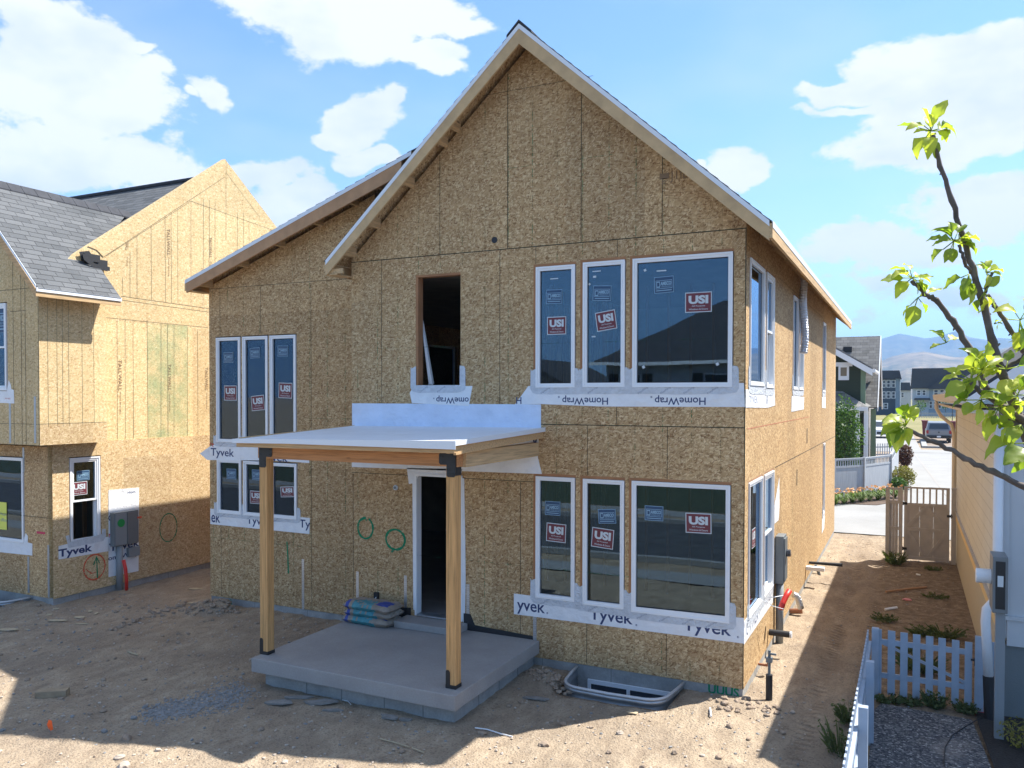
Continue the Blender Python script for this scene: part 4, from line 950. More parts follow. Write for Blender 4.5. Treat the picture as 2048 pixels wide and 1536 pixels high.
b = MB(AT); apoly(b, [(116, 1092), (132, 1088), (205, 1075), (217, 1073), (217, 1102), (116, 1119)], .018); a, z = onA(150, 1103); b.text('Tyvek', a, z, .74, .20, .0195, 1, .03); b.build('house_wrap', [WRAP, INK], lh)
b = MB(AT); apoly(b, [(216, 980), (277, 975), (276, 1142), (216, 1154)], .018)
for s_, px, py, wd, ht, mi in (('Hom', 262, 984, .2, .05, 1), ('om', 224, 1035, .2, .12, 1), ('NT', 224, 1070, .18, .08, 2), ('Tyvek', 248, 1092, .74, .22, 1), ('omeWrap', 246, 1112, .74, .12, 1)): a, z = onA(px, py); b.text(s_, a, z, wd, ht, .0195, mi, .02)
b.build('house_wrap', [WRAP, INK, INKR], lh)
b = MB(AT); apoly(b, [(130, 1072), (137, 1070), (139, 1084), (202, 1068), (203, 1058), (210, 1058), (211, 1072), (205, 1082), (136, 1096)], .021); b.build_each('flashing_tape', TAPE, lh)
b = MB(FA); P = [onY(*p, YA) for p in ((-60, 1070), (48, 1080), (52, 1066), (56, 1072), (56, 1085), (65, 1087), (65, 1111), (-60, 1098))]; b.prism(P, .003, .006); b.build('house_wrap', WRAP, lh)
b = MB(FU); P = [onY(*p, YU) for p in ((-60, 782), (14, 782), (18, 760), (22, 770), (23, 778), (28, 780), (29, 807), (-60, 803))]; b.prism(P, .003, .006); a, z = onY(16, 797, YU); b.text('WAI AIAS', a, z, .17, .03, .007, 1); b.build('house_wrap', [WRAP, INKR], lh)
b = MB(AT); apoly(b, [(294, 645), (375, 652), (376, 874), (296, 878)], .0035); b.build('spray_tint', TINT, lh)
for px, py, l in ((143, 707, 1.1), (240, 762, 1.2), (339, 765, 1.1), (413, 768, 1.), (254, 498, .5), (337, 495, 1.1), (421, 505, .9)):
    b = MB(AT); a, z = onA(px, py); b.text('TALLWALL', a, z+.12, l*.55, .085, .005, 0, 0, rot=-PI/2); b.text('Wind Bracing', a-.0, z-.12-l*.28, l*.4, .045, .005, 0, 0, rot=-PI/2)
    b.build('panel_stamp', BROWNINK, lh)
b = MB(AT)
def circA(b, px, py, rx, ry, w_, mi):
    c = onA(px, py); q = onA(px+rx, py)[0]-c[0]; r_ = c[1]-onA(px, py+ry)[1]; b.strip([(c[0]+q*math.cos(PI*2*i/36), c[1]+r_*math.sin(PI*2*i/36)) for i in range(36)], w_, .0165, mi, closed=True)
circA(b, 336, 1055, 17, 28, .022, 0); b.build('spray_mark', SPRAY, lh)['label'] = 'green sprayed oval on the side wall'
b = MB(AT); circA(b, 188, 1134, 21, 25, .03, 1); b.strip([onA(192, 1113), onA(193, 1135), onA(194, 1156)], .03, .0172, 0); b.strip([onA(186, 1130), onA(192, 1113), onA(198, 1126)], .026, .0174, 0); b.strip([onA(*p) for p in ((170, 1138), (182, 1147), (190, 1144))], .02, .0176, 1)
b.build('spray_mark', [SPRAY, SPRAYO], lh)['label'] = 'green arrow inside an orange circle'
b = MB(FA); a, z = onY(84, 1066, YA); b.rect(a-.16, a+.1, z-.02, z+.025, .004, 0); b.build('spray_mark', mat('pink_spray', (.6, .05, .1), .7), lh)
for T_, fn, Y_, L in ((FA, onY, YA, ((57, 1113, 1185), (97, 1090, 1195), (47, 895, 945))), (FU, onY, YU, ((20, 806, 886), (70, 793, 886)))):
    for px, p0, p1 in L:
        a, z = fn(px, p0, Y_); _, z2 = fn(px, p1, Y_); b = MB(T_); b.box(a-.028, a+.028, .002, .005, max(z2, .02), z); b.build('hold_down_strap', GALV, lh)
b = MB(); b.box(XA-.25, XA-.012, YA+.26, 19.7, -.5, .118); b.box(-19.2, XA-.012, YA+.013, YA+.259, -.5, .118)
for y in (10.9, 12., 13.1, 14.2): b.box(XA-.0125, XA-.011, y, y+.015, -.5, .112, 1)
b.build('foundation', [FOUND, mat('form_line', (.20, .20, .19), .9)], lh)
b = MB(); b.box(-19, XA-.13, YA+.3, 19.6, .12, .16); b.box(-19, XA-.13, YA+.3, 19.6, 3.2, 3.3); b.box(-19, -16.6, 13.5, 13.6, .16, 3.2); b.box(-19.1, -19, YA+.3, 19.6, .12, 6.8); b.box(-19, XA-.13, 19.6, 19.7, .12, 6.); b.build('ground_floor', SUBF, lh)
b = MB()
for x in [-18.6+.4*i for i in range(9)]: b.box(x, x+.04, 12.4, 12.49, .16, 3.2)
b.build('stud_framing', LZB, lh)
# small front gable roof
y0A = yeA; def_y = 13.3
b = MB(); tri = []
zR = za(xrA)
xq = xeA+.05; b.add([(xq, y0A, za(xq)), (xrA, y0A, zR), (xrA, 13.3, zR), (XA+.004, 11.15, za(XA)), (XA+.004, 11.36, za(XA)), (xq, 11.36, za(xq))], [(0, 1, 2, 3, 4, 5)])
x2 = 2*xrA-xeA; b.quad((xrA, y0A, zR), (x2, y0A, za(xeA)), (x2, 13.3-1.4, za(xeA)), (xrA, 13.3, zR))
o = b.build('shingle_roof', SHY, lh); sm = o.modifiers.new('solid', 'SOLIDIFY'); sm.thickness = .04; sm.offset = 0
b = MB(); b.prism([(xeA+.01, za(xeA)-.03), (xrA, zR-.03), (xrA, zR-.19), (xeA+.01, za(xeA)-.19)], y0A-.03, y0A); b.prism([(x2, za(xeA)-.03), (xrA-.001, zR-.03), (xrA-.001, zR-.19), (x2, za(xeA)-.19)], y0A-.03, y0A); b.build_each('rake_board', LX, lh)
b = MB(); b.box(xeA+.005, xeA+.04, y0A-.03, 11.38, za(xeA)-.19, za(xeA)-.06); b.build_each('fascia_board', LY, lh)
b = MB(); b.prism([(xeA+.05, za(xeA)+.015), (xrA, zR+.03), (xrA, zR-.035), (xeA+.05, za(xeA)-.045)], y0A-.04, y0A-.032); b.box(xeA+.051, xeA+.058, y0A-.03, 11.38, za(xeA)-.10, za(xeA)-.03); b.build('drip_edge', WDRIP, lh)
b = MB()
for i in range(13): y = y0A-.04+i*.29; b.prism([(xrA-.16, zR-.14), (xrA, zR+.03), (xrA+.16, zR-.14), (xrA+.16, zR-.11), (xrA, zR+.065), (xrA-.16, zR-.11)], y, y+.28)
b.build('ridge_cap', SHD, lh)
# main cross roof behind the tall gable wall
yr = pk[0]; zrm = 9.47
def zm(y): return zrm-.735*abs(y-yr)
b = MB(); b.quad((XA-.121, yr, zrm), (-40, yr, zrm), (-40, 10.7, zm(10.7)), (XA-.121, 10.7, zm(10.7))); b.quad((XA-.121, yr, zrm), (-40, yr, zrm), (-40, 19.5, zm(19.5)), (XA-.121, 19.5, zm(19.5)))
o = b.build('shingle_roof', SHX, lh); sm = o.modifiers.new('solid', 'SOLIDIFY'); sm.thickness = .05; sm.offset = 1
b = MB(); b.prism([(yr-.15, zm(yr-.15)+.05), (yr, zrm+.06), (yr+.15, zm(yr-.15)+.05), (yr, zrm+.10)], 0, 1) if False else None
b = MB(); b.tube([(XA-.13, yr, zrm+.04), (-40, yr, zrm+.04)], .05, 8); b.build('ridge_cap', SHD, lh)
# strip of sheathing laid over the rake and the black flashing
b = MB(AT); b.prism([(e1[0], ta(e1[0])-.0), (pk[0], pk[1]+.0), (pk[0], pk[1]-.42), (11.5, ta(11.5)-.42), (11.35, ta(11.5)-.30)], .0045, .014); b.build('rake_sheathing', OSBY, lh)
b = MB(AT); apoly(b, [(155, 504), (175, 502), (186, 518), (212, 522), (212, 543), (178, 536), (160, 520)], .05); apoly(b, [(155, 504), (160, 520), (180, 537), (212, 543), (212, 535), (182, 528)], .12)
b.box(11.0, 11.36, -.05, .10, ta(11.2)-.35, ta(11.2)-.2)
b.build('roof_membrane', BLACKP, lh)

# ================================================================== RIGHT-HAND NEIGHBOUR
XN = 1.06
nh = thing('tan_house', (XN, 12.1, 0), 'finished tan lap-sided house with cream gutter, along the right edge of the passage', 'house')
NW = frame((XN, 0), (0, 1), (-1, 0)); NF = frame((0, 12.1))
zb1 = onX(1945, 1104, XN)[1]; YE = 23.3
b = MB(NW); b.box(12.301, YE, -.2, 0, zb1, 3.98); b.build('siding_wall', SIDY, nh)
b = MB(NW); b.box(12.301, YE, -.2, -.004, -.3, zb1-.16); b.build('stucco_base', STUC, nh)
b = MB(NW); b.box(12.1, YE+.02, -.02, .030, zb1-.15, zb1+.01); b.build('band_trim', BANDY, nh)
b = MB(NW); b.box(12.1, YE+.02, -.02, .045, zb1+.012, zb1+.05); b.build('drip_trim', TAUPE, nh)
b = MB(NW); b.box(YE-.12, YE+.02, .001, .025, zb1+.05, 3.98); b.build('corner_board', CREAM, nh)
b = MB(); b.box(XN+.0, 7, 12.1, 12.3, 1.02, 3.95); b.build('front_wall', GPALE, nh)
b = MB(); b.box(XN+.005, 7, 12.12, 12.3, -.3, .93); b.build('front_footing', GSTUC, nh)
b = MB(); b.box(XN-.02, 7, 12.05, 12.099, 1.26, 1.31); b.box(XN+.08, 7, 12.07, 12.099, .93, 1.255); b.build_each('front_trim', GPALE, nh)
b = MB(); b.box(XN-.03, XN+.09, 12.06, 12.098, 1.32, 3.95); b.build('corner_board', GPALE, nh)
b = MB(); b.prism([(XN+.05, 3.97), (5.2, 3.97), (5.2, 7.1)], -12.12, -12.3); b.T = frame((0, 0)); 
b = MB(frame((0, 12.1))); b.prism([(XN+.05, 3.951), (9.4, 3.951), (5.2, 3.951+(5.2-XN)*.75)], -.2, -.02); b.build('gable_wall', SIDY, nh)
xe = .64; ze = 4.14; SN = .75
def zn(x): return ze+SN*(x-xe)
b = MB(); b.add([(xe, 11.6, ze), (5.2, 11.6, zn(5.2)), (5.2, YE+.7, zn(5.2)), (xe, YE+.7, ze), (9.8, 11.6, ze), (9.8, YE+.7, ze)], [(0, 1, 2, 3), (1, 4, 5, 2)])
o = b.build('shingle_roof', SHD, nh); sm = o.modifiers.new('solid', 'SOLIDIFY'); sm.thickness = .04; sm.offset = -1
b = MB(); b.prism([(xe, ze-.05), (5.2, zn(5.2)-.05), (5.2, zn(5.2)-.27), (xe, ze-.22)], 11.58, 11.62); b.prism([(5.2, zn(5.2)-.05), (9.8, ze-.05), (9.8, ze-.22), (5.2, zn(5.2)-.27)], 11.58, 11.62); b.T = IDT
b.v = [(x, -y if y < 0 else y, z) for x, y, z in b.v]; b.build_each('rake_board', WPAINT, nh)
b = MB(); b.box(xe+.01, XN-.001, 11.62, YE+.65, ze-.24, ze-.20); b.build('soffit', CREAM, nh)
b = MB(lambda a, n, z: (a, n, z)); b.prism([(xe-.11, ze+.02), (xe-.095, ze-.10), (xe-.03, ze-.14), (xe+.009, ze-.14), (xe+.009, ze+.02), (xe-.01, ze+.02), (xe-.01, ze-.1), (xe-.08, ze-.07), (xe-.1, ze+.02)], 11.6, YE+.72); b.build('gutter', CREAM, nh)
b = MB(); yd = YE-.1
b.tube([(xe-.04, yd, ze-.12), (xe-.04, yd, ze-.32), (xe+.05, yd, ze-.50), (XN-.13, yd, ze-.72), (XN-.06, yd, ze-.95), (XN-.06, yd, .1)], .045, 8); b.build('downspout', CREAM, nh, smooth=True)
def rect_pipe(pts, w_, h_, name, mt, par):
    b = MB(); b.tube(pts, w_, 4); return b.build(name, mt, par)
b = MB(); x0 = XN-.02
b.tube([(1.02, 12.0, 3.9), (1.02, 12.0, 1.62), (.985, 11.98, 1.5), (.90, 11.93, 1.40), (.89, 11.92, 1.25), (.93, 11.9, .55)], .058, 8); b.build('downspout', WPAINT, nh, smooth=True)
b = MB(); b.tube([(.93, 11.9, .56), (.955, 11.88, .02)], .072, 10); b.build('downspout_boot', BLACKP, nh)
pan = thing('service_cabinet', (XN, 13., 1.2), 'grey electric service panel on the tan siding wall', 'utility box')
y0, _ = onX(1985, 1180, XN-.16); zt = onX(1985, 1112, XN-.16)[1]; z0 = onX(1990, 1240, XN-.16)[1]
b = MB(); b.box(XN-.16, XN-.001, y0, y0+.42, z0, zt); b.build('cabinet', GREYP, pan, bevel=.006)
b = MB(); b.box(XN-.13, XN-.03, y0-.005, y0-.001, z0+.05, zt-.05); b.build('cover', BLACK, pan)
b = MB(); b.box(XN-.11, XN-.05, y0-.0072, y0-.0055, zt-.35, zt-.22); b.build('notice', SWHITE, pan)
b = MB(); b.box(XN-.12, XN-.02, y0+.05, y0+.14, -.05, z0-.001); b.build('conduit', GREYPV, pan)
v = thing('vent_pipe', (XN, 13.9, 1.4), 'white round vent cap poking out of the tan wall beside the grey panel', 'vent')
yv, zv = onX(1974, 1152, XN-.2); b = MB(); b.tube([(XN-.002, yv, zv), (XN-.15, yv, zv)], .075, 20); b.build('collar', GREYP, v); b = MB(); b.tube([(XN-.151, yv, zv), (XN-.32, yv, zv)], .088, 20); b.build('cap', WPAINT, v, smooth=False, bevel=.008)

# ---- taupe privacy gate across the passage
gt = thing('privacy_gate', (.1, 22.7, 0), 'taupe wooden gate with Z bracing across the passage beside the tan house', 'gate')
YG = 22.7
def gx(px): return onY(px, 1050, YG)[0]
ztop = onY(1850, 978, YG)[1]; gz0 = onY(1850, 1122, YG)[1]
G0, G1 = gx(1808), gx(1899); zs1 = onY(1850, 1007, YG)[1]; zmid = onY(1850, 1060, YG)[1]
b = MB(frame((0, YG)))
n_ = 6
for i in range(n_): a = G0+.05+(G1-G0-.1)*i/n_; b.box(a, a+(G1-G0-.1)/n_-(.003 if i in (1, 3) else .0), -.012, .0, gz0+.02, zs1-.01)
b.build('boards', TAUPE, gt)
b = MB(frame((0, YG))); b.box(G0, G0+.075, -.02, .025, gz0, ztop); b.box(G1-.075, G1, -.02, .025, gz0, ztop); b.box(G0, G1, -.02, .032, ztop, ztop+.045); b.box(G0+.076, G1-.076, .001, .025, zs1-.08, zs1+.0); b.box(G0+.076, G1-.076, .001, .025, zmid-.04, zmid+.04); b.box(G0+.076, G1-.076, .001, .025, gz0+.02, gz0+.10)
b.build('frame', TAUPE, gt)
b = MB(frame((0, YG)))
for i in range(6): a = G0+.13+(G1-G0-.3)*i/5; b.box(a, a+.04, -.012, .012, zs1+.001, ztop-.001)
b.build('spindles', TAUPE, gt)
b = MB(frame((0, YG))); mx_ = (G0+G1)/2
for (p, q) in (((G0+.08, zmid+.06), (mx_-.02, zs1-.1)), ((G1-.08, zmid+.06), (mx_+.02, zs1-.1)), ((G0+.08, zmid-.06), (mx_-.05, gz0+.12)), ((G1-.08, zmid-.06), (mx_+.05, gz0+.12))):
    dx, dz = q[0]-p[0], q[1]-p[1]; l = math.hypot(dx, dz); ox, oz = -dz/l*.035, dx/l*.035; b.prism([(p[0]+ox, p[1]+oz), (q[0]+ox, q[1]+oz), (q[0]-ox, q[1]-oz), (p[0]-ox, p[1]-oz)], .002, .022)
b.build_each('brace', TAUPE, gt)
for z in (zs1-.02, gz0+.28): b = MB(frame((0, YG))); b.box(G0-.09, G0+.07, .026, .034, z-.03, z+.03); b.tube([(G0-.02, .03, z-.045), (G0-.02, .03, z+.045)], .014, 8); b.build('hinge', BLACK, gt)
b = MB(frame((0, YG))); z = zs1-.28; b.box(G1-.06, G1+.04, .026, .04, z-.03, z+.03); b.tube([(G1+.03, .04, z-.05), (G1+.06, .09, z), (G1+.03, .04, z+.05)], .01, 6); b.build('latch', BLACK, gt)
pf = thing('narrow_fence', (-.4, 22.72, 0), 'narrow taupe wooden fence panel left of the braced gate', 'fence')
H0, H1 = gx(1771), gx(1805)
b = MB(frame((0, YG))); 
for i in range(3): a = H0+.08+(H1-H0-.18)*i/3; b.box(a+.001, a+(H1-H0-.18)/3-.001, -.012, 0, .05, zs1)
b.build('boards', TAUPE, pf)
b = MB(frame((0, YG)))
for a in (H0, H1-.09): b.box(a, a+.09, -.05, .04, -.1, ztop+.01)
b.box(H0+.091, H1-.091, -.02, .03, ztop-.05, ztop-.0); b.box(H0+.091, H1-.091, .001, .025, zs1-.04, zs1+.04); b.box(H0+.091, H1-.091, .001, .025, zmid-.04, zmid+.04); b.build_each('post', TAUPE, pf)
b = MB(frame((0, YG)))
for i in range(2): a = H0+.16+i*.12; b.box(a, a+.035, -.01, .01, zs1+.041, ztop-.051)
b.build('spindles', TAUPE, pf)
gp = thing('gate_post', (gx(1908), 22.7, 0), 'taupe latch post between the gate and the tan wall', 'post')
b = MB(frame((0, YG))); a = gx(1903); b.box(a, a+.10, -.05, .04, -.1, ztop+.02); b.build('post', TAUPE, gp)
b = MB(frame((0, YG))); b.box(a-.008, a+.108, -.058, .048, ztop+.021, ztop+.05); b.build('cap', TAUPE, gp)

# ---- picket fence and picket gate
XF = -.44
fe = thing('picket_fence', (XF, 9, 0), 'low pale picket fence running away beside the gravel yard', 'fence')
b = MB(); y = 4.5; 
while y < 12.1: b.box(XF-.058, XF-.040, y, y+.085, .06, .90); y += .155
b.build('pickets', PICK, fe)
for z in (.25, .68): b = MB(); b.box(XF-.039, XF-.001, 4.5, 12.12, z, z+.085); b.build('rail', PICK, fe)
for y in (12.08, 10.42, 8.85, 7.2, 5.6): b = MB(); b.box(XF+.0, XF+.09, y, y+.09, -.1, .95 if y > 12 else .98); b.build('post', PICK, fe, bevel=.004)
pg = thing('picket_gate', (-.3, 12.17, 0), 'low pale blue-white picket gate closing the gravel yard', 'gate')
YP = 12.17; GT = frame((0, YP))
def gp_(px): return onY(px, 1350, YP)[0]
px_ = [(1749, 1763), (1775, 1790), (1800, 1815), (1825, 1840), (1851, 1866), (1876, 1891), (1903, 1918), (1929, 1944)]
for i, (p, q) in enumerate(px_): b = MB(GT); b.box(gp_(p), gp_(q), .0, .018, .05, .93-.005*i); b.build('picket', PICK, pg)
for z in (.26, .72): b = MB(GT); b.box(gp_(1749), gp_(1944), -.036, -.001, z, z+.07); b.build('rail', PICK, pg)
b = MB(GT); b.prism([(gp_(1764), .72), (gp_(1764)+.08, .72), (gp_(1944), .34), (gp_(1944)-.08, .33)], -.036, -.002); b.build('brace', PICK, pg)
b = MB(GT); b.box(gp_(1941), gp_(1958), .019, .035, .66, .685); b.box(gp_(1948), gp_(1951), .019, .04, .60, .70); b.build('latch', BLACK, pg)
for z in (.30, .76): b = MB(GT); b.box(gp_(1744), gp_(1752), -.02, .01, z, z+.03); b.build('hinge', BLACK, pg)
p2 = thing('fence_section', (.6, 12.17, 0), 'short fixed picket section between the picket gate and the downspout', 'fence')
for i, (p, q, z) in enumerate(((1949, 1967, .99), (1972, 1988, .93), (1994, 2003, .93))): b = MB(GT); b.box(gp_(p), gp_(q), .0, .02+.03*(i == 0), -.02, z); b.build('picket', PICK, p2)
for z in (.26, .72): b = MB(GT); b.box(gp_(1950), gp_(2003), -.036, -.001, z, z+.07); b.build('rail', PICK, p2)

# ================================================================== UTILITIES ON THE MAIN HOUSE
mt_ = thing('electric_meter_box', (-1.9, 14.1, 1.5), 'grey electric meter box with a fat riser pipe on the sunlit side wall', 'utility box')
ym = 14.0; xw = onY(1567, 1120, ym)[0]; zt = onY(1558, 1073, ym)[1]; zb_ = onY(1558, 1168, ym)[1]
b = MB(); b.box(-1.985, xw, ym, ym+.36, zb_, zt); b.build('cabinet', GREYP, mt_, bevel=.006)
b = MB(); b.box(xw+.001, xw+.02, ym+.03, ym+.33, zb_+.05, zt-.04); b.build('door', GREYP, mt_)
b = MB(); b.tube([(xw+.02, ym+.18, (zt+zb_)/2+.1), (xw+.09, ym+.18, (zt+zb_)/2+.1)], .06, 16); b.build('meter_glass', DKGLASS, mt_)
xc = onY(1557, 1240, ym)[0]; b = MB(); b.tube([(xc, ym+.12, -.05), (xc, ym+.12, zb_-.001)], .062, 14); b.build('riser_pipe', GREYPV, mt_, smooth=True)
o = MB().tube([at(1562, 1218, 12.75), at(1566, 1205, 12.8), at(1572, 1192, 12.85), at(1579, 1181, 12.9)], .045, 10).build('red_conduit', [REDP], smooth=True); tag(o, 'red plastic conduit stub leaning out behind the grey riser pipe', 'conduit')
pts = [at(px, py, 14.2) for px, py in ((1586, 1189), (1592, 1191), (1597, 1199), (1600, 1210), (1602, 1217))]
o = MB().tube(pts, .055, 12).build('duct_end', FOIL, smooth=True); tag(o, 'short crinkled foil duct drooping from the sunlit wall near the ground', 'duct')
pts = []
ya, zt = onX(1604, 548, -1.93); zb_ = onX(1601, 706, -1.93)[1]; n = 60
rs = [.068+.010*(i % 2) for i in range(n+1)]
o = MB().tube([(-1.89+.02*math.sin(i*.12), ya+.05*math.sin(i*.07), zb_+(zt-zb_)*i/n) for i in range(n+1)], rs, 12).build('foil_duct', FOIL); tag(o, 'long silver flexible duct hanging down from the eave', 'duct')
x, y = -1.98, 17.1
yy, zz = onX(1612, 1136, -2.0)
o = MB().box(-1.995, -1.62, yy-.1, yy+.05, zz-.03, zz+.05).build('pipe_cover', WPAINT, bevel=.01); tag(o, 'small white plastic box sticking out low on the sunlit wall', 'utility box')
yy2, zz2 = onX(1617, 1125, -2.0); o = MB().tube([(-1.99, yy2, zz2), (-1.3, yy2+.05, zz2)], [.03, .04], 10).build('insulated_pipe', BLACKP); tag(o, 'black insulated pipe stub reaching straight out over the passage', 'pipe')
o = MB().tube([at(1631, 1132, 19), at(1636, 1140, 18.9), at(1639, 1152, 18.8), at(1640, 1166, 18.7)], .035, 8).build('drain_hose', BLACKP); tag(o, 'thin black hose curving down beside the white box', 'hose')
yy, zz = onX(1537, 1264, -1.995); o = thing('drain_outlet', (-1.99, yy, zz), 'fat black pipe stub with white end, in front of the riser pipe', 'pipe')
b = MB(); b.tube([(-1.985, yy, zz), (-1.67, yy, zz)], .05, 16); b.build('pipe', BLACKP, o); b = MB(); b.tube([(-1.669, yy, zz), (-1.64, yy, zz)], .052, 16); b.build('end_cap', WPAINT, o)
gx0, gy0 = onZ(1538, 1397); o = thing('gas_riser', (gx0, gy0, 0), 'gas riser pipe with a black sleeve standing in the dirt by the house corner', 'pipe')
b = MB(); b.tube([(gx0, gy0, -.02), (gx0, gy0, .33)], .045, 12); b.build('sleeve', BLACKP, o); b = MB(); b.tube([(gx0, gy0, .331), (gx0, gy0, .5), (gx0, gy0, .66)], .02, 8); b.box(gx0-.04, gx0+.04, gy0-.04, gy0+.04, .5, .56); b.build('valve', GREYP, o)
b = MB(); b.box(gx0-.0, gx0+.09, gy0-.012, gy0+.012, .60, .625); b.build('handle', GREYP, o)
yy, zz = onX(1515, 1328, -2.0); o = MB().tube([(-1.99, yy, zz), (-1.86, yy, zz)], .02, 8, 0).tube([(-1.86, yy, zz+.03), (-1.82, yy, zz+.03)], .045, 12, 0).build('hose_bib', COPPER); tag(o, 'small brass hose tap low on the sunlit wall near the front corner', 'tap')
sx0, sy0 = onZ(1591, 1229); o = MB().tube([(sx0-.1, sy0, .05), (sx0+.12, sy0, .08)], .05, 14).build('drain_pipe', COPPER); tag(o, 'brown round pipe end lying below the foil duct', 'pipe')
# telephone wires
o = MB().tube([at(1536, 1195, 12.3), at(1550, 1194, 12.2), at(1566, 1191, 12.3)], .006, 5).build('loose_wire', WPAINT); tag(o, 'upper thin white wire tied round the grey riser pipe', 'wire')
o = MB().tube([at(1530, 1200, 12.3), at(1545, 1212, 12.1), at(1567, 1218, 12.4)], .006, 5).build('loose_wire', WPAINT); tag(o, 'lower thin white wire sagging round the grey riser pipe', 'wire')

# left house meter
lm = thing('meter_cabinet', (-15.0, 12.4, 1.3), 'grey meter cabinet with a green round seal on the pale yellow house', 'utility box')
a0, z1 = onX(231, 1022, XA+.02); a1, _ = onX(277, 1020, XA+.16); z0 = onX(240, 1092, XA+.16)[1]
a0 = onX(229, 1060, XA+.16)[0]
b = MB(AT); b.box(a0, a1, .02, .16, z0, z1-.02); b.build('cabinet', GREYP, lm, bevel=.006)
am = (a0+a1)/2; b = MB(AT); b.box(a0+.02, am-.008, .161, .172, z0+.02, z1-.04); b.build('meter_cover', GREYPV, lm); b = MB(AT); b.box(am+.008, a1-.015, .161, .178, z0+.02, z1-.04); b.build('breaker_door', GREYP, lm)
b = MB(AT); b.tube([((a0+am)/2-.0, .173, (z0+z1)/2+.12), ((a0+am)/2, .184, (z0+z1)/2+.12)], .085, 24); b.build('round_seal', mat('green_seal', (.01, .25, .06), .5), lm)
b = MB(AT); b.box(am+.25, am+.36, .179, .182, (z0+z1)/2+.16, (z0+z1)/2+.2); b.build('warning_label', SPRAYO, lm)
ac = onX(240, 1150, XA+.1)[0]; b = MB(AT); b.tube([(ac, .09, -.05), (ac, .09, z0-.001)], .07, 12); b.build('riser_pipe', GREYPV, lm, smooth=True)
a, z = onX(266, 1103, XA+.05); o = MB(AT).box(a-.14, a+.14, .02, .10, z-.1, z+.1).build('junction_box', GREYPV, bevel=.005); tag(o, 'small grey junction box under the meter cabinet with the green seal', 'utility box')
o = MB().tube([at(247, 1120, 16.9), at(251, 1138, 16.9), at(253, 1158, 16.9), at(253, 1180, 16.95)], .035, 8).build('red_conduit', REDP, smooth=True); tag(o, 'red conduit rising from the dirt beside the left meter riser', 'conduit')

# ================================================================== WINDOW WELLS
def well(cx, yw, hw, dep, label, z0=-.7, z1=.07):
    t_ = thing('window_well', (cx, yw, 0), label, 'window well', 'corrugated window wells')
    P = []
    r_ = .30; N = 8
    P += [(-hw, 0), (-hw*.97, -dep*.35)]
    for i in range(N+1): g = PI+PI/2*i/N; P.append((-hw*.93+r_+r_*math.cos(g)*1.0, -dep+r_+r_*math.sin(g)))
    P += [(0, -dep-.02)] + [(-x, y) for x, y in reversed(P)]
    b = MB(); nz = 20; k = len(P); vs = []
    for j in range(nz+1):
        z = z0+(z1-z0)*j/nz; o_ = .018*math.sin(z*2*PI/.13)
        for (x, y) in P:
            l = math.hypot(x, y+.3) or 1; vs.append((cx+x+x/l*o_, yw+y+(y)/l*o_, z))
    b.add(vs, [(j*k+i, j*k+i+1, (j+1)*k+i+1, (j+1)*k+i) for j in range(nz) for i in range(k-1)])
    o = b.build('corrugated_wall', GALV, t_, smooth=True); sm = o.modifiers.new('solid', 'SOLIDIFY'); sm.thickness = .006
    b = MB(); b.tube([(cx+x, yw+y, z1+.012) for x, y in P], .022, 8); b.build('rim', mat('rim_steel', (.55, .56, .57), .45, .3), t_, smooth=True)
    return t_
well(-3.62, D-.005, .80, .84, 'galvanised window well dug in at the foot of the right-hand gable wall')
well(-16.45, YA-.005, .75, .6, 'galvanised window well at the foot of the pale yellow house')
b = MB(FT); x0, x1 = -4.25, -3.0; b.box(x0, x1, -.011, .02, -.14, -.08); b.box(x0, x1, -.011, .02, -.62, -.56); b.box(x0, x0+.05, -.011, .02, -.559, -.141); b.box(x1-.05, x1, -.011, .02, -.559, -.141); b.box(-3.65, -3.6, -.011, .02, -.559, -.141); fb = b.build('basement_window', WDRIP, house)
b = MB(FT); b.box(x0+.05, x1-.05, -.0105, .0, -.559, -.141); b.build('glass_pane', DKGLASS, fb)

